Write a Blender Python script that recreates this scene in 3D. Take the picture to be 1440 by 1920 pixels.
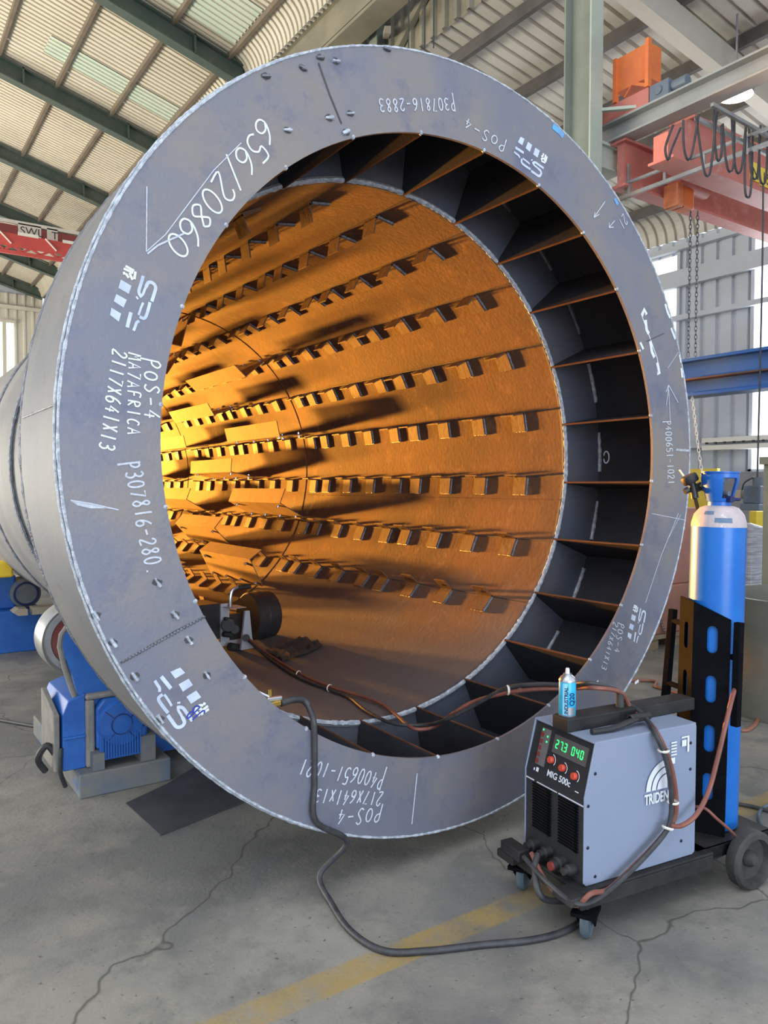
import bpy, bmesh, math, random
from mathutils import Vector, Matrix
random.seed(7)
PI = math.pi
for o in list(bpy.data.objects): bpy.data.objects.remove(o)
scene = bpy.context.scene
COL = scene.collection

# ------------------------------------------------------------------ camera
CAM = Vector((-2.2288, -2.6435, 1.65))
RW = Vector((0.8253, -0.5646, 0.0026)); FW = Vector((0.5643, 0.8249, -0.0318)); UW = Vector((0.0158, 0.0277, 0.9995))
RW.normalize(); FW = (FW - RW*FW.dot(RW)).normalized(); UW = RW.cross(FW).normalized()
FPX = 1441.0
cd = bpy.data.cameras.new('camera'); cam = bpy.data.objects.new('camera', cd); COL.objects.link(cam)
cd.sensor_fit = 'VERTICAL'; cd.sensor_height = 36.0; cd.sensor_width = 27.0; cd.lens = FPX/1920*36.0
cd.clip_start = 0.05; cd.clip_end = 300
cam.matrix_world = Matrix(((RW.x, UW.x, -FW.x, CAM.x), (RW.y, UW.y, -FW.y, CAM.y), (RW.z, UW.z, -FW.z, CAM.z), (0, 0, 0, 1)))
scene.camera = cam

# ------------------------------------------------------------------ world, lights, exposure
vs = scene.view_settings
vs.view_transform = 'Standard'; vs.look = 'None'; vs.gamma = 1.0; vs.use_curve_mapping = False
vs.exposure = 0.0
wd = bpy.data.worlds.new('daylight'); scene.world = wd; wd.use_nodes = True
bg = wd.node_tree.nodes['Background']; bg.inputs[1].default_value = 1.25
_n = wd.node_tree.nodes; _tc = _n.new('ShaderNodeTexCoord'); _sp = _n.new('ShaderNodeSeparateXYZ'); _rp = _n.new('ShaderNodeValToRGB')
wd.node_tree.links.new(_tc.outputs['Generated'], _sp.inputs[0]); wd.node_tree.links.new(_sp.outputs[2], _rp.inputs[0]); wd.node_tree.links.new(_rp.outputs[0], bg.inputs[0])
_rp.color_ramp.elements[0].position = 0.0; _rp.color_ramp.elements[0].color = (.52, .50, .46, 1)     # assumed sunlit yard below the horizon
_rp.color_ramp.elements[1].position = 0.06; _rp.color_ramp.elements[1].color = (.84, .91, 1.0, 1)

def lamp(name, kind, loc, target, energy, color, **kw):
    l = bpy.data.lights.new(name, kind); l.energy = energy; l.color = color
    for k, v in kw.items(): setattr(l, k, v)
    o = bpy.data.objects.new(name, l); COL.objects.link(o); o.location = loc
    d = Vector(target) - Vector(loc); o.rotation_euler = d.to_track_quat('-Z', 'Y').to_euler()
    return o
# spot lamps added inside the hall as an assumed low sun down the drum
for _x, _e in ((-1.95, 62000), (-.85, 27000)):
    lamp('assumed_sun_spot', 'SPOT', (_x, 19.0, 1.05), (0.0, 11.0, 1.81), _e, (1.0, 0.405, 0.05), spot_size=math.radians(18.4), spot_blend=0.08, shadow_soft_size=0.27)
# added area lamp behind the camera for assumed daylight; no door is modelled
lamp('assumed_front_daylight', 'AREA', (-3.2, -13.0, 2.3), (0.4, 0.0, 1.9), 900, (0.74, 0.85, 1.0), shape='RECTANGLE', size=7.5, size_y=4.0)
# added overhead fill light to brighten the floor at the near end
lamp('overhead_fill', 'AREA', (-5.0, -3.5, 8.6), (-3.2, -1.5, 0.0), 330, (0.95, 0.97, 1.0), shape='RECTANGLE', size=7.0, size_y=5.0)
lamp('window_daylight', 'AREA', (10.34, 3.12, 3.98), (4.0, 3.12, 3.98), 260, (0.88, 0.94, 1.0), shape='RECTANGLE', size=3.05, size_y=4.0)
# added fill light at the open left side, aimed up to brighten the roof sheets
lamp('roof_fill', 'AREA', (-9.5, 14.0, 1.6), (1.5, 13.0, 9.2), 3000, (1.0, 0.93, 0.78), shape='RECTANGLE', size=16.0, size_y=3.0)

# ------------------------------------------------------------------ pixel helpers (1440 x 1920 frame) used to read positions off known planes
ZC, RO, RI, DEPTH = 1.8127, 1.70, 1.36, 0.642
def ray(x, y): return FW + RW*((x-720)/FPX) - UW*((y-960)/FPX)
def on(x, y, ax, val):
    d = ray(x, y); t = (val - CAM[ax])/d[ax]; return CAM + d*t
def at(x, y, depth): return CAM + ray(x, y)*depth
def oncyl(x, y, r=1.345):
    d = ray(x, y); ox, oz = CAM.x, CAM.z - ZC
    a = d.x*d.x + d.z*d.z; b = ox*d.x + oz*d.z; c = ox*ox + oz*oz - r*r
    return CAM + d*((-b + math.sqrt(max(b*b - a*c, 0)))/a)

# ------------------------------------------------------------------ materials
def M(name, c1, c2=None, scale=3.0, lo=0.38, hi=0.62, rough=0.6, metal=0.0, bump=0.0, bscale=30.0, c3=None, s3=12.0, lo3=.6, hi3=.72, emit=0.0, stretch=None, rough2=None, spec=None):
    m = bpy.data.materials.new(name); m.use_nodes = True
    nt = m.node_tree; n = nt.nodes; L = nt.links; b = n['Principled BSDF']
    b.inputs['Base Color'].default_value = (*c1, 1); b.inputs['Roughness'].default_value = rough; b.inputs['Metallic'].default_value = metal
    if spec is not None: b.inputs['Specular IOR Level'].default_value = spec
    tc = n.new('ShaderNodeTexCoord'); src = tc.outputs['Object']
    if stretch:
        mp = n.new('ShaderNodeMapping'); mp.inputs['Scale'].default_value = stretch; L.new(src, mp.inputs[0]); src = mp.outputs[0]
    def noise(s, det=6.0, r=.6):
        t = n.new('ShaderNodeTexNoise'); t.inputs['Scale'].default_value = s; t.inputs['Detail'].default_value = det; t.inputs['Roughness'].default_value = r
        L.new(src, t.inputs['Vector']); return t.outputs['Fac']
    def ramp(fac, a, z):
        r = n.new('ShaderNodeMapRange'); r.inputs[1].default_value = a; r.inputs[2].default_value = z; L.new(fac, r.inputs[0]); return r.outputs[0]
    def mix(fac, a, z):
        x = n.new('ShaderNodeMix'); x.data_type = 'RGBA'; L.new(fac, x.inputs['Factor'])
        for s, v in ((x.inputs[6], a), (x.inputs[7], z)):
            if isinstance(v, tuple): s.default_value = (*v, 1)
            else: L.new(v, s)
        return x.outputs[2]
    col = None
    if c2:
        f = ramp(noise(scale), lo, hi); col = mix(f, c1, c2)
        if rough2 is not None:
            rr = n.new('ShaderNodeMapRange'); rr.inputs[3].default_value = rough; rr.inputs[4].default_value = rough2; L.new(f, rr.inputs[0]); L.new(rr.outputs[0], b.inputs['Roughness'])
    if c3: col = mix(ramp(noise(s3, 8.0, .7), lo3, hi3), col if col else c1, c3)
    if col: L.new(col, b.inputs['Base Color'])
    if bump:
        bp = n.new('ShaderNodeBump'); bp.inputs['Strength'].default_value = bump; bp.inputs['Distance'].default_value = 0.01
        L.new(noise(bscale, 5.0), bp.inputs['Height']); L.new(bp.outputs[0], b.inputs['Normal'])
    if emit:
        b.inputs['Emission Color'].default_value = (*c1, 1); b.inputs['Emission Strength'].default_value = emit
    return m
MT = {}
MT['ring'] = M('mill_scale_plate', (.18, .188, .24), (.245, .222, .21), 1.5, .42, .62, rough=.5, metal=.25, bump=.12, bscale=60, c3=(.135, .145, .215), s3=4.0, lo3=.52, hi3=.68)
MT['plate'] = M('dark_mill_plate', (.034, .038, .052), (.052, .05, .058), 2.2, .4, .65, rough=.75, metal=.1, spec=.25, bump=.1, bscale=50)
MT['backing'] = M('blue_grey_back_plate', (.10, .115, .16), (.12, .12, .14), 3, .4, .65, rough=.5, metal=.25, bump=.1, bscale=50)
MT['casing'] = M('dusty_steel', (.145, .15, .17), (.195, .19, .185), 1.6, .4, .65, rough=.6, metal=.2, bump=.1, bscale=40, c3=(.115, .112, .118), s3=6, stretch=(1, 1, 1))
MT['shell_out'] = M('dusty_shell_steel', (.225, .22, .22), (.165, .165, .17), 2.0, .4, .65, rough=.65, metal=.1, bump=.15, bscale=30)
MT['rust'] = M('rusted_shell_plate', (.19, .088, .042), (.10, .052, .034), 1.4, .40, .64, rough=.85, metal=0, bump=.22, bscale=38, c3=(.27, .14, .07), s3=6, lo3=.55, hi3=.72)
MT['rust_dark'] = M('rusted_bracket', (.125, .06, .035), (.165, .08, .042), 6, .42, .62, rough=.7, bump=.2)
MT['flight'] = M('rusted_flight_plate', (.27, .15, .07), (.20, .105, .055), 3, .42, .62, rough=.8, bump=.15)
MT['rust_edge'] = M('thin_rusty_edge', (.10, .05, .032), (.14, .065, .04), 8, rough=.9, spec=.1)
MT['weld'] = M('bright_weld', (.62, .67, .75), (.36, .40, .47), 40, .4, .6, rough=.5, metal=.15, bump=.7, bscale=120)
MT['weld_dark'] = M('grey_weld', (.24, .25, .29), (.15, .155, .18), 30, .4, .6, rough=.45, metal=.5, bump=.7, bscale=90)
MT['scorch'] = M('scorched_steel', (.045, .045, .055), (.07, .065, .07), 12, .4, .6, rough=.6)
MT['chalk'] = M('white_chalk', (.62, .66, .74), (.46, .50, .58), 60, .35, .65, rough=.9)
MT['chalk_bold'] = M('white_paint_marker', (.80, .83, .88), (.68, .72, .8), 40, .35, .65, rough=.8)
MT['stencil'] = M('white_stencil_paint', (.62, .70, .84), (.42, .48, .62), 12, .35, .7, rough=.8)
MT['bluemark'] = M('light_blue_paint', (.12, .42, .80), (.16, .30, .55), 14, .4, .6, rough=.7)
MT['ink'] = M('blue_marker_ink', (.03, .05, .35), rough=.6)
MT['blue'] = M('blue_machine_paint', (.012, .09, .37), (.02, .13, .45), 4, .4, .65, rough=.45, c3=(.09, .10, .12), s3=6, lo3=.62, hi3=.72)
MT['bluedirt'] = M('dusty_blue_paint', (.10, .13, .17), (.17, .165, .15), 5, .38, .62, rough=.75, c3=(.03, .12, .32), s3=4, lo3=.58, hi3=.66)
MT['dust'] = M('dusty_grey_steel', (.24, .225, .20), (.17, .16, .15), 8, .4, .65, rough=.85, bump=.3, bscale=60)
MT['tyre'] = M('polished_wheel_steel', (.36, .36, .36), (.28, .28, .27), 6, .4, .6, rough=.35, metal=.4)
MT['red'] = M('dull_red_paint', (.28, .06, .05), (.20, .06, .05), 6, rough=.6)
MT['mat'] = M('dark_steel_floor_sheet', (.055, .058, .065), (.09, .09, .095), 3, .4, .65, rough=.55, metal=.2)
MT['cylblue'] = M('gas_cylinder_blue', (.008, .13, .50), (.01, .155, .56), 3, .4, .6, rough=.32, c3=(.01, .09, .36), s3=14, lo3=.66, hi3=.74)
MT['capblue'] = M('valve_cap_blue', (.01, .12, .50), (.012, .14, .55), 5, rough=.35)
MT['shoulder'] = M('pale_pink_cylinder_shoulder', (.55, .46, .47), (.45, .40, .42), 14, .4, .6, rough=.5, c3=(.75, .73, .75), s3=20)
MT['label'] = M('grey_blue_decal', (.10, .17, .28), (.14, .20, .30), 40, rough=.6)
MT['black'] = M('black_steel_paint', (.0045, .005, .007), (.007, .007, .009), 6, rough=.9, spec=.04)
MT['blackdust'] = M('dusty_black_steel', (.009, .009, .011), (.032, .03, .029), 5, .4, .65, rough=.7)
MT['rubber'] = M('black_rubber', (.018, .018, .02), (.03, .03, .032), 10, rough=.6)
MT['cable'] = M('black_cable_sheath', (.028, .028, .033), (.05, .05, .055), 20, rough=.55)
MT['hose'] = M('brown_red_hose', (.25, .085, .06), (.17, .06, .045), 10, rough=.5)
MT['hosebrown'] = M('copper_brown_hose', (.30, .13, .085), (.22, .09, .06), 10, rough=.5)
MT['tie'] = M('white_cable_tie', (.75, .72, .65), rough=.5)
MT['tyregrey'] = M('dusty_solid_tyre', (.026, .026, .026), (.06, .058, .054), 7, .4, .65, rough=.8, bump=.2)
MT['castergrey'] = M('blue_grey_caster', (.10, .15, .19), (.06, .08, .10), 12, rough=.6)
MT['cabinet'] = M('light_grey_cabinet', (.24, .29, .41), (.255, .30, .41), 2.5, .4, .65, rough=.38)
MT['cabdark'] = M('charcoal_front_panel', (.022, .023, .027), (.03, .03, .033), 8, rough=.45)
MT['bezel'] = M('display_bezel_grey', (.10, .095, .09), rough=.4)
MT['keypad'] = M('keypad_grey', (.13, .13, .13), (.16, .15, .15), 30, rough=.5)
MT['green'] = M('green_segment', (.04, 1.0, .22), emit=1.1, rough=.5)
MT['ledoff'] = M('red_led_label', (.22, .035, .03), rough=.5)
MT['knob'] = M('orange_red_knob', (.62, .075, .04), rough=.4)
MT['print'] = M('white_print', (.74, .78, .86), rough=.6)
MT['screw'] = M('black_screw', (.01, .012, .03), rough=.4)
MT['canblue'] = M('cyan_blue_can', (.02, .40, .72), (.03, .46, .78), 20, rough=.3)
MT['canstripe'] = M('pale_cyan_stripe', (.30, .66, .85), rough=.35)
MT['silver'] = M('silver_metal', (.55, .56, .6), rough=.28, metal=.8)
MT['navy'] = M('navy_print', (.008, .015, .09), rough=.5)
MT['brass'] = M('brass', (.62, .42, .10), (.5, .33, .09), 20, rough=.28, metal=.85)
MT['spool'] = M('black_plastic_cover', (.022, .022, .026), (.035, .033, .034), 8, rough=.4)
MT['feedergrey'] = M('pale_grey_sheet_metal', (.42, .44, .48), (.36, .37, .40), 6, rough=.5)
MT['rag'] = M('dark_rag', (.07, .065, .06), (.045, .04, .04), 8, rough=.95)
MT['roof'] = M('cream_roof_sheet', (.66, .61, .50), (.58, .53, .43), 1.2, .35, .7, rough=.6)
MT['roofgreen'] = M('pale_green_roof_light', (.52, .63, .52), (.58, .64, .53), 1.5, rough=.5)
MT['roofgrey'] = M('grey_cream_roof_sheet', (.56, .535, .47), (.46, .44, .40), 1.0, .35, .7, rough=.6)
MT['wallgrey'] = M('grey_wall_cladding', (.47, .50, .56), (.41, .44, .49), 1.0, .35, .7, rough=.55)
MT['wallcream'] = M('cream_wall_cladding', (.60, .56, .47), (.52, .49, .42), 1.0, .35, .7, rough=.6)
MT['valley'] = M('dusty_khaki_cladding', (.26, .235, .17), (.19, .175, .13), 1.5, rough=.7)
MT['rafter'] = M('dark_green_steel', (.055, .085, .07), (.08, .10, .085), 3, rough=.55)
MT['purlin'] = M('brown_grey_purlin', (.15, .12, .09), (.20, .16, .12), 3, rough=.7)
MT['purlindark'] = M('dark_purlin', (.07, .062, .06), (.10, .09, .085), 3, rough=.7)
MT['colgreen'] = M('grey_green_column', (.19, .215, .18), (.23, .25, .21), 2, rough=.55)
MT['colpale'] = M('pale_green_column_face', (.42, .47, .40), (.36, .40, .35), 2, rough=.55)
MT['runway'] = M('grey_runway_steel', (.27, .28, .27), (.33, .33, .32), 2, rough=.5)
MT['tray'] = M('galvanised_tray', (.33, .33, .33), (.26, .26, .26), 8, rough=.4, metal=.4)
MT['cranered'] = M('salmon_red_crane_paint', (.58, .20, .17), (.48, .16, .13), 2, .35, .7, rough=.5, c3=(.62, .30, .25), s3=3, lo3=.56, hi3=.66)
MT['craneorange'] = M('orange_crane_paint', (.72, .19, .05), (.60, .15, .05), 3, rough=.5)
MT['hoist'] = M('orange_hoist_paint', (.70, .24, .10), (.52, .16, .07), 8, rough=.4)
MT['motor'] = M('blue_grey_motor', (.13, .16, .20), rough=.5)
MT['cranefar'] = M('deep_red_crane_paint', (.52, .07, .06), (.46, .06, .06), 2, rough=.5)
MT['cranemaroon'] = M('maroon_crane_paint', (.30, .07, .07), (.26, .06, .06), 2, rough=.6)
MT['signwhite'] = M('white_sign_plate', (.72, .70, .64), rough=.6)
MT['signyellow'] = M('yellow_sign_plate', (.80, .60, .08), rough=.6)
MT['signblack'] = M('black_sign_letter', (.03, .03, .03), rough=.6)
MT['beamblue'] = M('blue_girder_paint', (.02, .11, .38), (.03, .13, .42), 2, rough=.4)
MT['chain'] = M('zinc_chain', (.16, .16, .19), rough=.4, metal=.7)
MT['lampglow'] = M('lit_lamp_lens', (1, .97, .9), emit=9)
MT['glass'] = M('bright_window_sheet', (.93, .97, 1), emit=1.6)
MT['yellow'] = M('yellow_sheet', (.80, .58, .04), (.7, .5, .04), 4, rough=.5)
MT['yellowwarn'] = M('yellow_guard_paint', (.9, .60, .03), rough=.45)
MT['olive'] = M('olive_post_paint', (.30, .29, .19), (.26, .25, .17), 3, rough=.6)
MT['pipe'] = M('grey_olive_pipe_steel', (.15, .15, .125), (.21, .20, .165), 2.5, .4, .65, rough=.5, metal=.2)
MT['brick'] = M('dusty_red_crate', (.40, .19, .14), (.33, .15, .12), 5, rough=.75)
MT['wood'] = M('pallet_wood', (.33, .26, .17), (.25, .19, .12), 6, rough=.8)
MT['wrap'] = M('white_stretch_wrap', (.70, .73, .82), (.42, .45, .55), 10, .4, .6, rough=.25, bump=1.0, bscale=12, stretch=(.5, .5, 6))
MT['machine'] = M('blue_grey_machine', (.13, .17, .22), (.09, .11, .14), 5, rough=.5)
MT['greycab'] = M('mid_grey_cabinet', (.27, .27, .29), (.22, .22, .24), 3, rough=.6)
MT['benchtan'] = M('tan_bench', (.42, .35, .26), rough=.6)

def add_skylight_grey(mat, col, z0, z1, ymax):
    """grey skylight tone painted into the colour along the bottom of the drum"""
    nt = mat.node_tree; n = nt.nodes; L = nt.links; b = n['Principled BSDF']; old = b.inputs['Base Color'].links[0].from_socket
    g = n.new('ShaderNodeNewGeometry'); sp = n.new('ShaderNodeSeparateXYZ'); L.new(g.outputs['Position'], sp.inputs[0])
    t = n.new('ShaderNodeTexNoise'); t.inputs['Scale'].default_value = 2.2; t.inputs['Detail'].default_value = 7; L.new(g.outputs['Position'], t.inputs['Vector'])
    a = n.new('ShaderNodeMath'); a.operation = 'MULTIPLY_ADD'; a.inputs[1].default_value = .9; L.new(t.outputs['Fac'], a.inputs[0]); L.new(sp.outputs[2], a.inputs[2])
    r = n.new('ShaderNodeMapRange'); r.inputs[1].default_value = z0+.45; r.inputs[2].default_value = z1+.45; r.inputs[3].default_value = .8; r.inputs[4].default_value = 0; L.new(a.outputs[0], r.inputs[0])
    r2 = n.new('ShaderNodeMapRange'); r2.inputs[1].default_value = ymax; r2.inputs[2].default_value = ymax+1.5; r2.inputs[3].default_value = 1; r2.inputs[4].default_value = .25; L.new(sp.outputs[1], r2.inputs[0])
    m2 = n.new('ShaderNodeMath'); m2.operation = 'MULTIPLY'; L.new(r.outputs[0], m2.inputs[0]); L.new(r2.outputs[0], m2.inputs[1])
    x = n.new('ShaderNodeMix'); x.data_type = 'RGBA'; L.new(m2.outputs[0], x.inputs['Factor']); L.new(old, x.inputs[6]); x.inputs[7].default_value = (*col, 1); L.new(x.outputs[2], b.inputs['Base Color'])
add_skylight_grey(MT['rust'], (.115, .105, .108), .6, 1.05, 3.4)  # skylight without sun, painted as grey on the drum bottom near the opening
def floor_material():
    m = bpy.data.materials.new('worn_concrete'); m.use_nodes = True
    nt = m.node_tree; n = nt.nodes; L = nt.links; b = n['Principled BSDF']
    gp = n.new('ShaderNodeNewGeometry'); src = gp.outputs['Position']
    def noise(s, det=6.0, r=.6, vec=None):
        t = n.new('ShaderNodeTexNoise'); t.inputs['Scale'].default_value = s; t.inputs['Detail'].default_value = det; t.inputs['Roughness'].default_value = r
        L.new(vec or src, t.inputs['Vector']); return t
    def rng(f, a, z, o0=0.0, o1=1.0):
        r = n.new('ShaderNodeMapRange'); r.inputs[1].default_value = a; r.inputs[2].default_value = z; r.inputs[3].default_value = o0; r.inputs[4].default_value = o1; L.new(f, r.inputs[0]); return r.outputs[0]
    def mix(f, a, z):
        x = n.new('ShaderNodeMix'); x.data_type = 'RGBA'
        L.new(f, x.inputs['Factor'])
        for s, v in ((x.inputs[6], a), (x.inputs[7], z)):
            if isinstance(v, tuple): s.default_value = (*v, 1)
            else: L.new(v, s)
        return x.outputs[2]
    def math_(op, a, c=None):
        x = n.new('ShaderNodeMath'); x.operation = op
        for i, v in enumerate((a, c)):
            if v is None: continue
            if isinstance(v, (int, float)): x.inputs[i].default_value = v
            else: L.new(v, x.inputs[i])
        return x.outputs[0]
    col = mix(rng(noise(.9, 8).outputs['Fac'], .42, .58), (.265, .248, .215), (.155, .152, .146))
    col = mix(rng(noise(3.2, 8, .7).outputs['Fac'], .50, .72), col, (.13, .125, .115))
    col = mix(rng(noise(1.7, 5, .6).outputs['Fac'], .58, .70), col, (.25, .235, .20))
    col = mix(rng(noise(38, 3, .6).outputs['Fac'], .64, .72), col, (.09, .088, .085))
    col = mix(rng(noise(22, 4, .6).outputs['Fac'], .69, .74), col, (.32, .31, .29))
    # cracks between the slabs
    wv = noise(1.2, 4, .6); va = n.new('ShaderNodeVectorMath'); va.operation = 'MULTIPLY_ADD'; L.new(wv.outputs['Color'], va.inputs[0]); va.inputs[1].default_value = (.5, .5, 0); L.new(src, va.inputs[2])
    vo = n.new('ShaderNodeTexVoronoi'); vo.feature = 'DISTANCE_TO_EDGE'; vo.inputs['Scale'].default_value = .55; L.new(va.outputs[0], vo.inputs['Vector'])
    cr = rng(vo.outputs['Distance'], 0.0, .0035, 1.0, 0.0)
    col = mix(math_('MULTIPLY', cr, .85), col, (.055, .05, .045))
    # worn yellow walkway line
    sx = n.new('ShaderNodeSeparateXYZ'); L.new(src, sx.inputs[0])
    d = math_('ABSOLUTE', math_('SUBTRACT', sx.outputs[1], -.47))
    band = rng(d, .055, .07, 1.0, 0.0)
    wear = rng(noise(4.5, 8, .7).outputs['Fac'], .33, .56)
    col = mix(math_('MULTIPLY', math_('MULTIPLY', band, wear), .85), col, (.33, .23, .075))
    L.new(col, b.inputs['Base Color']); b.inputs['Roughness'].default_value = .62
    r2 = rng(noise(2.5, 5).outputs['Fac'], .3, .7, .45, .8); L.new(r2, b.inputs['Roughness'])
    bp = n.new('ShaderNodeBump'); bp.inputs['Strength'].default_value = .35; bp.inputs['Distance'].default_value = .01
    L.new(noise(45, 6, .7).outputs['Fac'], bp.inputs['Height']); L.new(bp.outputs[0], b.inputs['Normal'])
    return m
MT['floor'] = floor_material()

# ------------------------------------------------------------------ mesh builder
class MB:
    def __init__(s): s.v = []; s.f = []; s.mi = []; s.cur = 0
    def add(s, vs, fs):
        k = len(s.v); s.v += [Vector(p) for p in vs]; s.f += [tuple(i+k for i in f) for f in fs]; s.mi += [s.cur]*len(fs)
    def box(s, a, b, rot=None, piv=None):
        x0, y0, z0 = a; x1, y1, z1 = b
        vs = [Vector(p) for p in ((x0,y0,z0),(x1,y0,z0),(x1,y1,z0),(x0,y1,z0),(x0,y0,z1),(x1,y0,z1),(x1,y1,z1),(x0,y1,z1))]
        if rot is not None:
            pv = Vector(piv) if piv is not None else (Vector(a)+Vector(b))/2
            vs = [pv + rot @ (p-pv) for p in vs]
        s.add(vs, [(0,3,2,1),(4,5,6,7),(0,1,5,4),(1,2,6,5),(2,3,7,6),(3,0,4,7)]); return s
    def bar(s, p, q, w, h, up=(0,0,1)):
        p = Vector(p); q = Vector(q); d = (q-p).normalized(); u = Vector(up); u = u - d*u.dot(d)
        if u.length < 1e-4: u = Vector((1,0,0)) - d*d.x
        u.normalize(); sd = d.cross(u)
        vs = [e + sd*(a*w/2) + u*(b*h/2) for e in (p, q) for a, b in ((-1,-1),(1,-1),(1,1),(-1,1))]
        s.add(vs, [(0,1,2,3),(7,6,5,4),(0,4,5,1),(1,5,6,2),(2,6,7,3),(3,7,4,0)]); return s
    def prism(s, pts, ext):
        n = len(pts); e = Vector(ext); a = [Vector(p) for p in pts]
        s.add(a + [p+e for p in a], [tuple(range(n))[::-1], tuple(range(n, 2*n))] + [(i, (i+1) % n, n+(i+1) % n, n+i) for i in range(n)]); return s
    def lathe(s, prof, org, axis, n=32, caps=True, ang=(0, 2*PI)):
        o = Vector(org); ax = Vector(axis).normalized(); t = Vector((0,0,1)) if abs(ax.z) < .9 else Vector((1,0,0))
        u = (t - ax*t.dot(ax)).normalized(); w = ax.cross(u); full = abs(ang[1]-ang[0]-2*PI) < 1e-6; m = n if full else n+1
        vs = []
        for r, h in prof:
            for i in range(m):
                a = ang[0] + (ang[1]-ang[0])*i/n; vs.append(o + ax*h + (u*math.cos(a) + w*math.sin(a))*r)
        fs = []
        for j in range(len(prof)-1):
            for i in range(n):
                k = (i+1) % m; fs.append((j*m+i, j*m+k, (j+1)*m+k, (j+1)*m+i))
        if caps and full:
            if prof[0][0] > 1e-5: fs.append(tuple(range(m))[::-1])
            if prof[-1][0] > 1e-5: fs.append(tuple(range((len(prof)-1)*m, len(prof)*m)))
        s.add(vs, fs); return s
    def cyl(s, p, q, r, n=20):
        d = Vector(q)-Vector(p); return s.lathe([(r, 0), (r, d.length)], p, d, n)
    def tube(s, pts, r, n=8, closed=False, jitter=0):
        P = [Vector(p) for p in pts]; k = len(P); rings = []; prev = None
        for i in range(k):
            a = P[i-1] if (i or closed) else P[i]; c = P[(i+1) % k] if (i < k-1 or closed) else P[i]
            d = (c-a).normalized()
            if prev is None: t = Vector((0,0,1)) if abs(d.z) < .9 else Vector((1,0,0))
            else: t = prev
            u = (t - d*t.dot(d)).normalized(); prev = u; w = d.cross(u); rr = r*(1+random.uniform(-jitter, jitter))
            rings.append([P[i] + (u*math.cos(2*PI*j/n) + w*math.sin(2*PI*j/n))*rr for j in range(n)])
        fs = []
        for i in range(k if closed else k-1):
            b = (i+1) % k
            for j in range(n): fs.append((i*n+j, i*n+(j+1) % n, b*n+(j+1) % n, b*n+j))
        if not closed: fs += [tuple(range(n))[::-1], tuple(range((k-1)*n, k*n))]
        s.add([p for g in rings for p in g], fs); return s
    def quad(s, *p): s.add(p, [tuple(range(len(p)))]); return s
    def ribbon(s, pts, nrm, w):
        P = [Vector(p) for p in pts]; nrm = Vector(nrm); vs = []
        for i, p in enumerate(P):
            d = (P[min(i+1, len(P)-1)] - P[max(i-1, 0)])
            if d.length < 1e-7: d = Vector((1,0,0))
            sd = nrm.cross(d.normalized()).normalized()*(w/2); vs += [p-sd, p+sd]
        s.add(vs, [(2*i, 2*i+1, 2*i+3, 2*i+2) for i in range(len(P)-1)]); return s
    def build(s, name, mat, parent=None, smooth=False, bevel=0, xf=None):
        vs = s.v if xf is None else [xf @ p for p in s.v]
        loc = Vector((0,0,0))
        if parent is None and vs:
            xs = [p.x for p in vs]; ys = [p.y for p in vs]; zs = [p.z for p in vs]
            loc = Vector(((min(xs)+max(xs))/2, (min(ys)+max(ys))/2, min(zs)))
        me = bpy.data.meshes.new(name); me.from_pydata([tuple(p-loc) for p in vs], [], s.f)
        mats = mat if isinstance(mat, (list, tuple)) else [mat]
        for m in mats: me.materials.append(MT[m])
        if len(mats) > 1: me.polygons.foreach_set('material_index', s.mi)
        if smooth:
            me.polygons.foreach_set('use_smooth', [True]*len(me.polygons))
        me.update()
        if smooth:
            try: me.set_sharp_from_angle(angle=math.radians(38))
            except Exception: pass
        o = bpy.data.objects.new(name, me); COL.objects.link(o); o.location = loc
        if parent is not None: attach(o, parent)
        if bevel:
            b = o.modifiers.new('edge_softening', 'BEVEL'); b.width = bevel; b.segments = 2; b.limit_method = 'ANGLE'
        return o
WORLD = {}
def wm(o): return WORLD.get(o.name, Matrix.Translation(o.location) if o.parent is None else Matrix.Identity(4))
def attach(o, parent):
    o.parent = parent; o.matrix_parent_inverse = wm(parent).inverted()
    WORLD[o.name] = Matrix.Identity(4)
def tag(o, label, cat, group=None, kind=None):
    o['label'] = label; o['category'] = cat
    if group: o['group'] = group
    if kind: o['kind'] = kind
    return o
def thing(name, label, cat, loc, group=None):
    o = bpy.data.objects.new(name, None); COL.objects.link(o); o.location = loc; o.empty_display_size = .1
    WORLD[o.name] = Matrix.Translation(Vector(loc)); return tag(o, label, cat, group)
def struct(mb, name, mat, parent=None, smooth=False):
    o = mb.build(name, mat, parent, smooth)
    if parent is None: o['kind'] = 'structure'
    return o
def spline(pts, n=8):
    P = [Vector(p) for p in pts]; out = []
    for i in range(len(P)-1):
        a, b, c, d = P[max(i-1, 0)], P[i], P[i+1], P[min(i+2, len(P)-1)]
        for k in range(n):
            t = k/n; out.append(.5*((2*b) + (c-a)*t + (2*a-5*b+4*c-d)*t*t + (3*b-a-3*c+d)*t*t*t))
    return out + [P[-1]]
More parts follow.
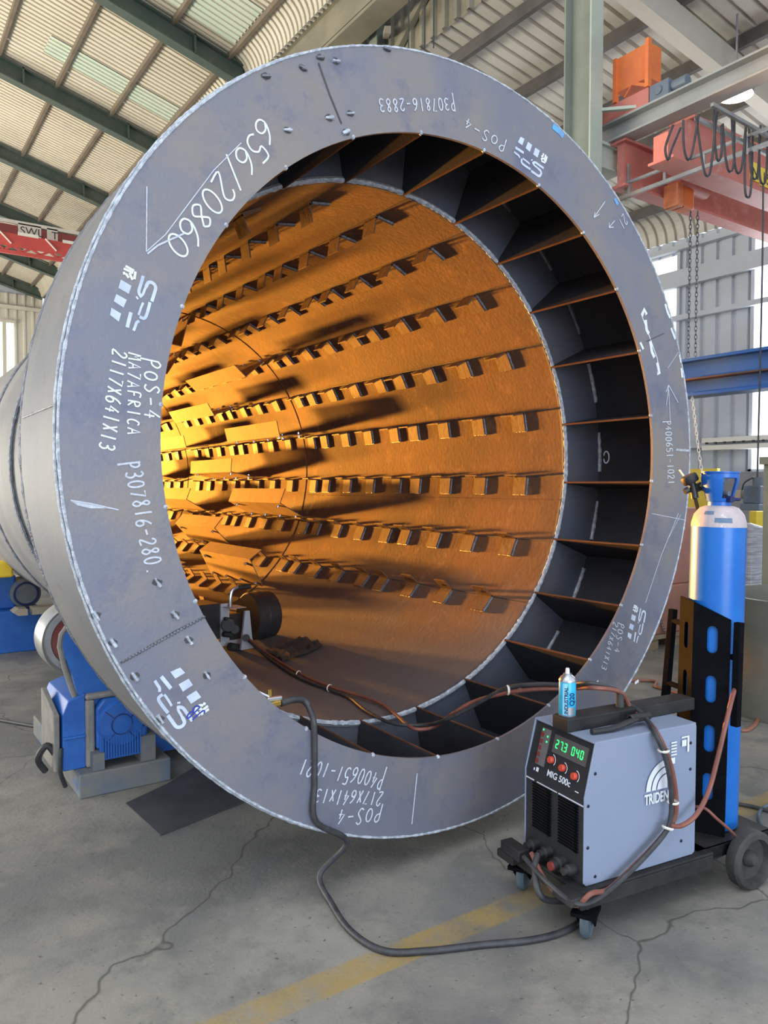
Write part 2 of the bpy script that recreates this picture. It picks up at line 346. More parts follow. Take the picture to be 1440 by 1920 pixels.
def font(text, name, mat, org, xdir, ydir, size, parent, align='LEFT', off=.0008, shear=0.0, bold=0.0, sx=1.0):
    cu = bpy.data.curves.new(name, 'FONT'); cu.body = text; cu.size = size; cu.align_x = align; cu.shear = shear; cu.offset = bold; cu.extrude = .0004
    tmp = bpy.data.objects.new(name + '_outline', cu); COL.objects.link(tmp)
    me = bpy.data.meshes.new_from_object(tmp.evaluated_get(bpy.context.evaluated_depsgraph_get()))
    bpy.data.objects.remove(tmp); bpy.data.curves.remove(cu)
    x = Vector(xdir).normalized(); y = Vector(ydir); y = (y - x*y.dot(x)).normalized(); z = x.cross(y)
    m = Matrix((( x.x, y.x, z.x, 0), (x.y, y.y, z.y, 0), (x.z, y.z, z.z, 0), (0, 0, 0, 1))); m.translation = Vector(org) + z*off
    me.transform(m @ Matrix.Diagonal((sx, 1, 1, 1))); me.materials.clear(); me.materials.append(MT[mat]); me.name = name
    o = bpy.data.objects.new(name, me); COL.objects.link(o); attach(o, parent); return o

# ================================================================== THE HALL
fl = MB(); fl.quad((-9, -9, 0), (11, -9, 0), (11, 27.2, 0), (-9, 27.2, 0)); struct(fl, 'floor', 'floor')

def sheet(path, along, n_pitch, pitch, rib, depth, nrm_sign=1):
    """profiled metal sheet: path = list of (point, normal); ribs follow the path, repeat along 'along'"""
    al = Vector(along); prof = [(0, 0), (pitch-rib, 0), (pitch-rib*.78, depth), (pitch-rib*.22, depth)]
    mb = MB(); cols = [(i*pitch+a, h) for i in range(n_pitch) for a, h in prof] + [(n_pitch*pitch, 0)]
    vs = []
    for p, nn in path:
        p = Vector(p); nn = Vector(nn)
        vs += [p + al*a + nn*h for a, h in cols]
    m = len(cols); mb.add(vs, [(j*m+i, j*m+i+1, (j+1)*m+i+1, (j+1)*m+i) for j in range(len(path)-1) for i in range(m-1)])
    return mb
SL = .268
def zl(x): return 8.5 + (3.8-x)*SL
nl = Vector((SL, 0, 1)).normalized()
def bull(x0, z0, dirx, r, slope, n=8):
    """roof edge curving down into a vertical: start point, +x direction, radius"""
    a0 = math.atan(slope); out = []
    c = Vector((x0 - dirx*r*math.sin(a0), 0, z0 - r*math.cos(a0)))
    for i in range(n+1):
        a = a0 + (PI/2-a0)*i/n; nn = Vector((dirx*math.sin(a), 0, math.cos(a))); out.append((c + nn*r, nn))
    return out
path = [(Vector((-9, 0, zl(-9))), nl)] + bull(2.9, zl(2.9), 1, .42, SL)
# roof in three strips along the hall: a band of green translucent sheets between cream ones
def shift(pth, y): return [(Vector((p.x, y, p.z)), nn) for p, nn in pth]
struct(sheet(shift(path, 12.45), (0, 1, 0), 122, .12, .05, .065), 'ceiling_far_bay', 'roof')
struct(sheet(shift(path, 9.55), (0, 1, 0), 24, .12, .05, .065), 'ceiling_middle_bay', 'roof')
struct(sheet(shift(path, 1.0), (0, 1, 0), 71, .12, .05, .065), 'ceiling_near_bay', 'roof')
# green roof-light sheets sit just under the cream ones
for i, (ya, yb) in enumerate(((8.0, 9.1), (11.6, 12.3))):
    struct(sheet([(Vector((.6, ya, zl(.6)-.02)), nl), (Vector((2.85, ya, zl(2.85)-.02)), nl)], (0, 1, 0), int((yb-ya)/.12), .12, .05, .065), 'ceiling_light_sheet', 'roofgreen')
for i, y in enumerate((5.75, 9.4, 13.05, 16.7, 20.3, 23.7, 26.8)):
    mb = MB(); h = .30; x0 = 3.25
    for dz, w, t in ((-.05, .20, .02), (-.05-h, .20, .02)):
        mb.bar((-9, y, zl(-9)+dz-.03), (x0, y, zl(x0)+dz-.03), w, t, (nl.x, 0, nl.z))
    mb.bar((-9, y, zl(-9)-.23), (x0, y, zl(x0)-.23), .02, h, (nl.x, 0, nl.z))
    for k in range(4):
        xs = 2.3 - k*1.9; mb.bar((xs, y, zl(xs)-.06), (xs, y, zl(xs)-.38), .2, .03, (1, 0, 0))
    struct(mb, 'roof_beam', 'rafter')
for x in (-3, -2, -1, 0, .98, 1.97, 2.9):
    mb = MB(); mb.bar((x, 1, zl(x)-.05), (x, 27, zl(x)-.05), .06, .09); struct(mb, 'purlin_beam', 'purlin')
# gable wall at the far end
def wallsheet(p0, along, length, z0, z1, pitch, rib, depth, nrm): return sheet([(Vector((*p0, z0)), Vector(nrm)), (Vector((*p0, z1)), Vector(nrm))], along, int(length/pitch), pitch, rib, depth)
struct(wallsheet((-9, 27.1), (1, 0, 0), 12.5, 0, 8.4, .28, .10, .05, (0, -1, 0)), 'wall_far', 'wallcream')
mb = MB(); mb.prism([(-9, 27.16, 8.4), (3.4, 27.16, 8.4), (3.4, 27.16, zl(3.4)), (-9, 27.16, zl(-9))], (0, .04, 0)); struct(mb, 'wall_far_gable', 'wallgrey')
mb = MB(); mb.bar((-9, 26.98, 7.9), (3.4, 26.98, 7.9), .1, .12); struct(mb, 'trim_1', 'wallcream')
mb = MB(); mb.bar((-9, 26.98, 5.35), (3.4, 26.98, 5.35), .1, .16); struct(mb, 'trim_2', 'wallcream')
w0 = on(25, 607, 1, 27.0); w1 = on(25, 735, 1, 27.0)
mb = MB(); mb.box((w0.x-2.2, 26.95, 2.0), (w0.x, 27.0, w0.z)); win = struct(mb, 'window_1', 'glass')
mb = MB(); mb.box((w0.x-.36, 26.90, 2.0), (w0.x-.24, 26.95, w0.z)); mb.box((w0.x-2.2, 26.90, w0.z), (w0.x+.06, 26.95, w0.z+.1)); mb.build('window_frame', 'wallcream', win)
# middle valley: khaki strip of cladding, gutter girder, columns
struct(wallsheet((4.06, 4.5), (0, 1, 0), 19, 7.5, 9.6, .24, .10, .05, (-1, 0, 0)), 'wall_valley', 'valley')
mb = MB(); mb.box((3.36, 3.4, 7.95), (3.44, 27, 8.4)); mb.box((3.36, 3.4, 7.90), (3.72, 27, 7.96)); mb.box((3.3, 3.4, 8.36), (3.75, 27, 8.42)); struct(mb, 'gutter_beam', 'valley')
def hcol(name, x, y, z1, d=.34, b=.36, mats=('colgreen', 'colpale')):
    mb = MB(); mb.box((x-b/2, y-d/2, 0), (x+b/2, y-d/2+.02, z1)); mb.box((x-b/2, y+d/2-.02, 0), (x+b/2, y+d/2, z1)); mb.box((x-.008, y-d/2+.02, 0), (x+.008, y+d/2-.02, z1))
    return mb
def hcolx(x, y, z1, d, b):
    """column whose flanges face +-X"""
    mb = MB(); mb.cur = 0; mb.box((x-d/2, y-b/2, 0), (x-d/2+.02, y+b/2, z1)); mb.box((x-d/2+.02, y-.008, 0), (x+d/2-.02, y+.008, z1)); mb.cur = 1; mb.box((x+d/2-.02, y-b/2, 0), (x+d/2, y+b/2, z1)); return mb
def hcol2(x, y, z1, d, b):
    """column whose flanges face +-Y"""
    mb = MB(); mb.cur = 1; mb.box((x-b/2, y-d/2, 0), (x+b/2, y-d/2+.02, z1)); mb.cur = 0; mb.box((x-.006, y-d/2+.02, 0), (x+.006, y+d/2-.02, z1)); mb.box((x-b/2, y+d/2-.02, 0), (x+b/2, y+d/2, z1))  # near-side flange gets a paler green, its daylight put into the colour
    for k in range(4): mb.box((x-b/2+.02, y-d/2+.02, 5.2+.6*k), (x-.006, y-d/2+.03, 5.24+.6*k))
    return mb
cmb = hcol2(4.0, 2.85, 7.6, .36, .18)
o = cmb.build('steel_column', ['colgreen', 'colpale']); o['kind'] = 'structure'
o = hcolx(4.0, 6.55, 8.6, .30, .2).build('steel_column', ['colgreen', 'colgreen']); o['kind'] = 'structure'
mb = MB(); mb.bar((4.0, 6.45, 8.0), (3.45, 5.6, 7.5), .08, .08); mb.bar((4.0, 6.6, 7.4), (4.0, 4.9, 8.5), .08, .1); mb.bar((4.0, 6.6, 8.5), (3.5, 7.6, 7.9), .08, .08); struct(mb, 'brace_beam', 'valley')
for k, (px, dp) in enumerate(((764, 9.2), (794, 9.2), (811, 9.3))):
    a = at(px, -60, dp); b = at(px+2, 90, dp); mb = MB(); mb.tube([(b.x, b.y, zl(3.4)-.5), (b.x, b.y, b.z)], .008, 6)
    tag(mb.build('wire_rope', 'cable', None, True), 'thin wire rope hanging in front of the khaki valley cladding', 'rope', 'wire ropes by the valley cladding')
# right bay roof and wall
SR = .15
def zr(x): return 7.57 - (x-4.0)*SR
nr = Vector((SR, 0, 1)).normalized()
pathr = [(Vector((4.06, 0, zr(4.06))), nr)] + bull(9.95, zr(9.95), 1, .45, SR)
struct(sheet(shift(pathr, -3), (0, 1, 0), 120, .2, .06, .05), 'ceiling_side_bay', 'roofgrey')
for x in (4.5, 5.62, 6.72, 7.8, 8.85, 9.6):
    mb = MB(); mb.bar((x, -3, zr(x)-.09), (x, 21, zr(x)-.09), .07, .16); struct(mb, 'purlin_beam', 'purlindark')
for y in (2.92, 9.9, 16):
    mb = MB(); mb.bar((4.1, y, zr(4.1)-.33), (9.9, y, zr(9.9)-.33), .18, .32, (0, 0, 1)); struct(mb, 'roof_beam', 'roofgrey')
XW = 10.4
struct(wallsheet((XW, -3), (0, 1, 0), 24, 0, 6.25, .3, .1, .05, (1, 0, 0)), 'wall_right', 'wallgrey')
for i, z in enumerate((6.06, 5.50, 4.78, 2.42)):
    mb = MB(); h = .3 if i == 1 else .09; mb.box((XW-.16, -3, z-h/2), (XW-.03, 21, z+h/2)); struct(mb, 'trim_%d' % (i+3), 'wallgrey')
for i, (y0, y1, z0, z1) in enumerate(((6.15, 7.4, 2.6, 5.96), (1.6, 4.65, 1.98, 5.98))):
    mb = MB(); mb.box((XW-.04, y0, z0), (XW-.02, y1, z1)); w = struct(mb, 'window_%d' % (i+2), 'glass')
    mb = MB(); mb.box((XW-.06, y0-.06, z0-.05), (XW-.02, y0, z1+.05)); mb.box((XW-.06, y1, z0-.05), (XW-.02, y1+.06, z1+.05)); mb.box((XW-.06, y0-.06, z0-.06), (XW-.02, y1+.06, z0)); mb.build('window_frame', 'wallgrey', w)
mb = MB(); mb.box((XW-.55, -2, 0), (XW-.1, 8, 1.86)); struct(mb, 'wall_right_plinth', 'greycab')

# ================================================================== RUNWAY, CRANES
mb = MB(); X, y0, y1 = 4.34, -6, 4.2
mb.box((X-.10, y0, 5.415), (X+.10, y1, 5.435)); mb.box((X-.006, y0, 5.25), (X+.006, y1, 5.415)); mb.box((X-.10, y0, 5.23), (X+.10, y1, 5.25))
struct(mb, 'runway_beam', 'runway')
mb = MB(); mb.box((4.09, 2.76, 4.98), (4.44, 2.94, 5.20)); mb.box((4.09, 2.72, 4.96), (4.48, 2.98, 4.98)); mb.box((4.09, 2.72, 5.20), (4.48, 2.98, 5.229)); mb.bar((4.09, 2.68, 5.50), (4.30, 2.35, 5.46), .05, .03); mb.bar((4.40, 2.6, 4.6), (4.40, 2.6, 5.23), .03, .03); struct(mb, 'corbel_beam', 'colpale')
t = thing('cable_tray', 'galvanised ladder cable tray hung beneath the grey runway beam', 'cable tray', (4.35, 0, 4.65))
for dz in (0, .13):
    mb = MB(); mb.bar((4.35, -5, 4.62+dz), (4.35, 3.3, 4.66+dz), .03, .035 if dz == 0 else .025); mb.build('rail', 'tray', t)
for k in range(14):
    mb = MB(); y = 2.95 - .42*k; mb.bar((4.35, y, 4.64), (4.35, y, 4.78), .02, .03, (0, 1, 0)); mb.build('rung', 'tray', t)
mb = MB(); mb.bar((4.36, 2.55, 4.75), (4.36, 2.55, 4.98), .02, .02, (0, 1, 0)); mb.bar((4.36, -.6, 4.75), (4.36, -.6, 4.98), .02, .02, (0, 1, 0)); mb.build('hanger', 'tray', t)

cr = thing('bridge_crane', 'salmon red bridge crane spanning the right bay with yellow lettered sign', 'crane', (7, 2.6, 4.9))
mb = MB(); mb.box((4.28, 2.53, 4.745), (10.0, 2.71, 4.77)); mb.box((4.32, 2.58, 4.77), (10.0, 2.66, 5.2)); mb.box((4.28, 2.53, 5.2), (10.0, 2.71, 5.225)); mb.build('girder', 'cranered', cr)
mb = MB(); mb.box((4.1, 1.84, 4.745), (10.0, 2.12, 4.77)); mb.prism([(4.1, 1.9, 4.77), (10, 1.9, 4.77), (10, 1.9, 5.2), (4.42, 1.9, 5.2), (4.1, 1.9, 5.0)], (0, .16, 0)); mb.box((4.42, 1.84, 5.2), (10.0, 2.12, 5.224)); mb.build('girder', 'cranered', cr)
tr = MB(); tr.box((4.25, 2.24, 5.436), (4.43, 2.93, 5.60)); et = tr.build('end_truck', 'cranered', cr, bevel=.008)
mb = MB(); mb.cyl((4.24, 2.84, 5.53), (4.26, 2.84, 5.53), .035); mb.build('axle_hole', 'signblack', et)
mb = MB(); mb.box((4.26, 2.02, 5.436), (4.42, 2.235, 5.60)); mb.cyl((4.34, 1.86, 5.53), (4.34, 2.02, 5.53), .055); mb.cyl((4.245, 2.13, 5.52), (4.26, 2.13, 5.52), .04); mb.build('drive_motor', 'motor', et, bevel=.006)
mb = MB(); ya, yb, za, zc = 2.64, 2.25, 5.72, 6.04; xr = on(1240, 110, 1, yb).x
mb.box((4.26, yb, za), (4.29, ya, zc)); mb.box((4.29, yb, za), (xr, yb+.03, zc)); mb.box((4.23, yb-.02, 5.6), (4.28, yb+.02, zc+.03)); mb.box((4.23, ya-.02, 5.6), (4.28, ya+.02, zc)); mb.box((4.26, yb, za-.02), (xr, ya, za)); mb.bar((4.27, yb, 5.62), (4.27, (ya+yb)/2, za), .03, .03); mb.bar((4.27, ya-.1, 5.62), (4.27, (ya+yb)/2, za), .015, .015)
mb.build('collector_box', 'craneorange', cr)
p = on(1409, 303, 1, 1.88); q = on(1440, 345, 1, 1.88)
mb = MB(); mb.box((p.x, 1.885, q.z-.02), (p.x+.16, 1.899, p.z+.01)); sg = mb.build('sign_plate', 'signyellow', cr)
mb = MB(); mb.box((p.x+.19, 1.885, q.z-.04), (p.x+.85, 1.899, p.z-.01)); sg2 = mb.build('sign_plate', 'signyellow', cr)
font('N', 'sign_lettering', 'signblack', (p.x+.02, 1.885, q.z+.0), (1, 0, 0), (0, 0, 1), .17, sg, off=.002)
font('1S', 'sign_lettering', 'signblack', (p.x+.21, 1.885, q.z-.01), (1, 0, 0), (0, 0, 1), .17, sg2, off=.002)
HY = 2.40
h0 = on(1290, 400, 1, HY); h1 = on(1258, 347, 1, HY)
ho = thing('chain_hoist', 'orange electric chain hoist hanging under the red crane girder', 'hoist', (h0.x, HY, h0.z))
mb = MB(); mb.box((h1.x, HY-.09, h0.z), (h1.x+.10, HY+.1, h1.z+.02)); mb.build('body', 'hoist', ho, bevel=.025)
mb = MB(); mb.box((h1.x+.105, HY-.08, h0.z+.01), (h0.x, HY+.09, h1.z)); mb.build('gear_cover', 'craneorange', ho, bevel=.025)
c0 = on(1264, 338, 1, HY); c1 = on(1322, 338, 1, HY)
mb = MB(); mb.cyl(c0, (c1.x, HY, c0.z), .085, 20); mb.box((c0.x+.05, HY-.25, c0.z+.06), (c0.x+.12, HY+.14, c0.z+.12)); mb.box((c1.x-.2, HY-.25, c0.z+.06), (c1.x-.13, HY+.14, c0.z+.12)); mb.build('trolley_block', 'cranered', ho, True)
def chain(name, pts, label, pitch=.034, r=.004, wid=.011, mat='chain'):
    P = spline(pts, 24); L = [0]
    for i in range(1, len(P)): L.append(L[-1] + (P[i]-P[i-1]).length)
    n = int(L[-1]/pitch); mb = MB(); j = 0
    for k in range(n):
        s = (k+.5)*pitch
        while j < len(L)-2 and L[j+1] < s: j += 1
        f = (s-L[j])/max(L[j+1]-L[j], 1e-6); c = P[j].lerp(P[j+1], f); d = (P[j+1]-P[j]).normalized()
        t = Vector((0.8253, -.5646, 0)) if k % 2 else Vector((.5646, .8253, 0)); sd = (t - d*t.dot(d)).normalized()
        h = pitch*.66
        loop = [c + d*(h*math.cos(a)) + sd*(wid*math.sin(a)) for a in [2*PI*i/8 for i in range(8)]]
        mb.tube(loop, r, 4, closed=True)
    return tag(mb.build(name, mat), label, 'chain')
XB = h0.x - .005
bt = on(1292, 676, 0, XB)
YB = on(1292, 676, 0, XB).y
chain('lifting_chain', [(XB-.012, YB, h0.z-.0), (XB-.012, YB, (h0.z+bt.z)/2), (XB-.012, YB, bt.z)], 'lifting chain running from orange hoist down to blue girder', .045, .005, .014)
chain('hand_chain', [(XB+.04, YB-.05, h0.z+.0), (XB+.04, YB-.05, (h0.z+bt.z)/2), (XB+.04, YB-.05, bt.z)], 'second chain strand hanging beside the lifting chain under the hoist', .045, .005, .014)
e0 = on(1297, 738, 0, XB-.1); e1 = on(1318, 900, 0, XB-.1)
chain('slack_chain', [e0, e0.lerp(e1, .5)+Vector((0, .0, -.03)), e1], 'pale slack chain dangling below the blue girder behind valve cap', .045, .005, .014, 'tie')
lb = thing('blue_girder', 'long blue painted steel girder hanging from the chain at right', 'girder', (XB, 1.5, 2.9))
bb = on(1290, 746, 0, XB)
zb0, zb1 = bb.z, bt.z; yb1 = YB + .12
mb = MB(); H = zb1-zb0
mb.box((XB-.13, -1.0, zb1-.03), (XB+.13, yb1, zb1)); mb.box((XB-.02, -1.0, zb0+.03), (XB+.02, yb1, zb1-.03)); mb.box((XB-.13, -1.0, zb0), (XB+.13, yb1, zb0+.03)); mb.build('girder_body', 'beamblue', lb)
mb = MB(); mb.box((XB-.15, -1.0, zb0+H*.42), (XB-.02, yb1, zb0+H*.46)); mb.build('stiffener_rail', 'rust_dark', lb)
# festoon cables
fe = thing('festoon_cables', 'black festoon cable loops hanging in front of the red crane', 'cable', (5.5, 1.2, 5.0))
mb = MB(); mb.bar(on(1335, 196, 1, 1.2), on(1440, 255, 1, 1.2), .03, .03); mb.bar(on(1305, 222, 1, 1.3), on(1440, 290, 1, 1.3), .03, .03); mb.build('festoon_rail', 'tray', fe)
loops = [(1262, 235, 1253, 300, 1276, 240), (1281, 225, 1290, 300, 1310, 215), (1305, 218, 1325, 330, 1345, 205), (1338, 205, 1347, 302, 1352, 235), (1355, 232, 1368, 322, 1377, 222), (1372, 222, 1384, 325, 1398, 240), (1398, 235, 1402, 370, 1412, 245), (1404, 238, 1414, 336, 1426, 235), (1424, 240, 1430, 345, 1440, 240)]
for x0, yy0, xm, ym, x1, yy1 in loops:
    Y = 1.25; a = on(x0, yy0, 1, Y); c = on(x1, yy1, 1, Y); b = on(xm, ym, 1, Y)
    w_ = min(.06, abs(c.x-a.x)*.4); a2 = Vector((b.x-w_, Y, b.z+.09)); c2 = Vector((b.x+w_, Y, b.z+.09))
    mb = MB(); mb.tube(spline([a, a2, b, c2, c], 6), .010, 6); mb.build('cable_loop', 'cable', fe, smooth=True)
a = on(1431, 345, 1, 1.25); b = on(1420, 895, 1, 1.25)
pc = MB(); pc.tube(spline([a, (a.x+.01, 1.25, 3.5), (b.x, 1.25, b.z)], 8), .008, 6); tag(pc.build('pendant_cable', 'cable', None, True), 'thin pendant control cable hanging down in front of bright window', 'cable')
# bay lamp
lp = on(1380, 180, 1, 2.6); bl = thing('bay_lamp', 'lit oval high bay lamp glowing under right bay roof', 'lamp', lp)
mb = MB(); mb.lathe([(0, 0), (.17, .0), (.175, .02)], lp, (0, 0, 1), 28); mb.build('lens', 'lampglow', bl)
mb = MB(); mb.lathe([(.19, .0), (.20, .06), (.12, .2), (.05, .24), (.05, .36), (0, .36)], lp, (0, 0, 1), 28, caps=False); mb.cyl(lp+Vector((0, 0, .3)), (lp.x, lp.y, zr(lp.x)-.02), .012, 8); mb.build('reflector', 'greycab', bl, True)
lamp('bay_lamp_light', 'POINT', lp+Vector((0, 0, -.05)), lp+Vector((0, 0, -1)), 40, (1, .95, .85), shadow_soft_size=.15)

# far crane in left bay
YF = 18.0
fc = thing('far_bridge_crane', 'deep red far bridge crane with white load sign under the cream roof', 'crane', (0, YF, 7.1))
def fx(px, py): return on(px, py, 1, YF)
zt, zm, zb = fx(40, 428).z, fx(40, 452).z, fx(40, 485).z
mb = MB(); mb.box((-8, YF, zm), (3.3, YF+.4, zt+.05)); mb.build('girder', 'cranemaroon', fc)
mb = MB(); mb.box((-8, YF-.5, zm-.3), (3.3, YF-.44, zm+.0)); mb.build('walkway_fascia', 'cranefar', fc)
mb = MB(); mb.box((-8, YF-.5, zb-.05), (3.3, YF-.42, zb+.03))
for k in range(20):
    x = -4.5 + k*.4; mb.bar((x, YF-.46, zb+.03), (x+.2, YF-.46, zm-.28), .05, .06, (0, 1, 0)); mb.bar((x+.2, YF-.46, zm-.28), (x+.4, YF-.46, zb+.03), .05, .06, (0, 1, 0))
mb.build('bottom_truss', 'cranefar', fc)
mb = MB(); mb.bar((-8, YF, zt+.12), (3.3, YF, zt+.12), .06, .08)
for k in range(7):
    x = -3 + k; mb.box((x, YF-.53, zm-.02), (x+.45, YF-.5, zm+.05)); mb.bar((x+.6, YF-.53, zm), (x+.85, YF-.53, zm-.25), .02, .05, (0, 1, 0))
mb.build('white_strips', 'signwhite', fc)
p = fx(34, 456); q = fx(77, 438)
for nm, x0, x1, txt in (('SWL', 34, 77, 'SWL'), ('T', 88, 108, 'T')):
    a = fx(x0, 452); b = fx(x1, 452); zz = zt-.62+.27
    pl = MB(); pl.box((a.x, YF-.03, zm+.1), (b.x, YF-.01, zm+.1+.32)); sp = pl.build('sign_plate', 'signwhite', fc)
    font(txt, 'sign_lettering', 'signblack', (a.x+.04 if len(txt) > 1 else a.x+.1, YF-.03, zm+.17), (1, 0, 0), (0, 0, 1), .26, sp, off=.004)

# ================================================================== THE DRUM
dr = thing('rotary_drum', 'huge steel drum lying on rollers, chalk marked front ring, rusty orange interior', 'drum', (0, 0, .11))
def ringpt(r, deg, y): a = math.radians(deg); return Vector((r*math.cos(a), y, ZC + r*math.sin(a)))
AX = Vector((0, 1, 0)); OC = Vector((0, 0, ZC)); LEN = 11.0; NSEG = 160
def rev(prof, n=NSEG):
    mb = MB(); mb.lathe(prof, OC, AX, n, caps=False); return mb
fr = rev([(RI, .014), (RI, 0), (RO-.008, 0), (RO-.002, .006), (RO-.002, .014), (RI, .014)]).build('front_ring', 'ring', dr, True)
oc_ = MB(); oc_.lathe([(RO-.013, .014), (RO, .010), (RO, DEPTH+.012), (RO-.013, DEPTH+.012)], OC, AX, NSEG, caps=False); oc_.cur = 1; oc_.lathe([(RO-.013, DEPTH+.012), (RO-.013, .014)], OC, AX, NSEG, caps=False)
oc_.build('outer_casing', ['casing', 'plate'], dr, True)
rev([(RI-.002, DEPTH), (RO-.013, DEPTH), (RO-.013, DEPTH+.014), (RI-.002, DEPTH+.014), (RI-.002, DEPTH)]).build('back_plate', 'backing', dr, True)
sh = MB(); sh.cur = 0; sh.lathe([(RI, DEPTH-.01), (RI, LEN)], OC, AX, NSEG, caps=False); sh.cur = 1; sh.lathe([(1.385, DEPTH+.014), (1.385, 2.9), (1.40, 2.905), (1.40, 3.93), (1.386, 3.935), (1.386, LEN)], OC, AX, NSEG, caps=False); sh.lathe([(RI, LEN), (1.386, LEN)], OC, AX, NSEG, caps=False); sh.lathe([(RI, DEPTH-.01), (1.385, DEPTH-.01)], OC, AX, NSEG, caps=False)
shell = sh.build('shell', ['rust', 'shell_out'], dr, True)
def bead(name, r, y, rad, mat, par, a0=0, a1=360, n=400, jit=.25):
    mb = MB(); m = max(6, int(n*(a1-a0)/360)); full = a1-a0 >= 360
    mb.tube([ringpt(r, a0+(a1-a0)*i/m, y) for i in range(m if full else m+1)], rad, 6, closed=full, jitter=jit); return mb.build(name, mat, par, True)
bead('weld_bead', RI+.008, DEPTH-.008, .012, 'weld', dr, n=500)
bead('weld_bead', RO-.006, .002, .006, 'weld', fr, n=600); bead('weld_bead', RO+.002, .022, .005, 'weld', dr, n=600)
bead('weld_bead', RO-.004, DEPTH+.02, .01, 'weld_dark', dr); bead('weld_bead', 1.403, 2.9, .012, 'weld_dark', dr); bead('weld_bead', 1.402, 3.95, .014, 'weld_dark', dr)
bead('seam_ridge', RI+.002, 3.93, .006, 'rust', dr, jit=.1); bead('seam_ridge', RI+.002, 7.16, .006, 'rust', dr, jit=.1)
mb = MB(); mb.tube([ringpt(RI, -10 + random.uniform(-.06, .06), .65+.03*i) for i in range(109)], .004, 5, jitter=.3); mb.build('seam_ridge', 'rust', dr, True)
mb = MB(); mb.tube([ringpt(RO+.001, 176.5, .02+.03*i) for i in range(21)], .004, 5, jitter=.3); mb.build('seam_ridge', 'weld_dark', dr, True)
# radial baffles and the corner weld in every cell
B0 = -5.45
mbb = None
for k in range(24):
    a = B0 + 15*k; ca, sa = math.cos(math.radians(a)), math.sin(math.radians(a)); tn = Vector((-sa, 0, ca))*.005
    mb = MB(); mb.prism([ringpt(RI+.001, a, .016)-tn, ringpt(RO-.014, a, .016)-tn, ringpt(RO-.014, a, DEPTH-.002)-tn, ringpt(RI+.001, a, DEPTH-.002)-tn], tn*2)
    bf = mb.build('baffle_plate', 'plate', dr)
    mb = MB(); mb.bar(ringpt(RI-.001, a, .016), ringpt(RI-.001, a, DEPTH-.004), .0105, .006, (ca, 0, sa)); mb.build('rusty_edge', 'rust_edge', bf)
    mb = MB(); mb.lathe([(0, -.012), (.009, -.006), (.010, .004), (0, .012)], ringpt(RI+.004, a+.25, .006), (ca, -.3, sa), 8); mb.build('tack_weld', 'weld', bf, True)
    if k % 24 in (22, 23, 0, 1, 2, 3, 4, 20, 21, 19, 18, 17):
        bead('corner_weld', RO-.020, DEPTH-.008, .011, 'weld' if -60 < ((a+180) % 360)-180 < 20 else 'weld_dark', bf, a+3.5, a+12, n=420)
# fixing brackets (angle cleats) welded in rows on the shell wall
CL = [1.0, 1.39, 1.77, 2.14, 2.40, 2.78, 3.15, 3.52]
ANG = [-38.6, -21.1, -3.7, 13.7, 31.0, 48.6, 66.3, 83.0, 100.8]
def cleat(mb, a, y, w=.115, leg=.105, t=.009, foot=.12):
    """angle cleat: foot lies on the shell below the row line, leg stands towards the axis"""
    ca, sa = math.cos(math.radians(a)), math.sin(math.radians(a)); rn = Vector((ca, 0, sa)); tn = Vector((-sa, 0, ca))
    c = OC + rn*(RI-.003) + Vector((0, y, 0))
    def blk(u0, u1, r0, r1):
        p = [c + tn*u + rn*(-r) + Vector((0, dy, 0)) for dy in (-w/2, w/2) for u, r in ((u0, r0), (u1, r0), (u1, r1), (u0, r1))]
        mb.add(p, [(3,2,1,0),(4,5,6,7),(0,1,5,4),(1,2,6,5),(2,3,7,6),(3,0,4,7)])
    blk(-foot*.45, foot*.55, 0, .018)
    blk(foot*.55-t, foot*.55, t, leg)
    hc = c + tn*(foot*.55-t-.001) - rn*leg*.55
    return hc, tn
nb = 0
for ia, a in enumerate(ANG):
    da = math.degrees(.066/RI)
    for y in CL + [3.76]:
        if nb >= 98: break
        mb = MB(); hc, tn = cleat(mb, a-da, y); mb.cur = 1; mb.lathe([(0, 0), (.011, 0), (.011, .002)], hc, -tn, 8); mb.cur = 2
        # weld lines at the foot; the thick near one imitates the daylit plate edge
        ca, sa = math.cos(math.radians(a-da)), math.sin(math.radians(a-da)); rn = Vector((ca, 0, sa)); t2 = Vector((-sa, 0, ca)); c = OC + rn*(RI-.010) + Vector((0, y, 0))
        mb.tube([c + t2*(-.054+.012*i) + Vector((0, -.06, 0)) for i in range(10)], .009, 5, jitter=.25)
        mb.tube([c + t2*(-.054) + Vector((0, -.06+.012*i, 0)) for i in range(11)], .005, 5, jitter=.3)
        mb.build('angle_bracket', ['rust_dark', 'screw', 'weld_dark'], dr); nb += 1
# thin chalk line under every row and the remaining brackets (out of sight rows, deeper courses)
ms = MB(); allA = ANG + [118.2, 135.5, 153, 170, 187, 204, 221, 238, 255, 272, 289, 304]
for ia, a in enumerate(allA):
    da = math.degrees(.066/RI)
    for cc in range(1, 3):
        for y in CL: cleat(ms, a-da, y + 3.23*cc)
    if ia >= len(ANG) and a < 215:
        for y in CL[::2]: cleat(ms, a-da, y)
o = ms.build('angle_brackets', 'rust_dark', dr); o['kind'] = 'stuff'
mb = MB()
for a in ANG: mb.bar(ringpt(RI-.001, a, DEPTH+.01), ringpt(RI-.001, a, 3.9), .006, .004, (math.cos(math.radians(a)), 0, math.sin(math.radians(a))))
mb.build('layout_line', 'scorch', dr)
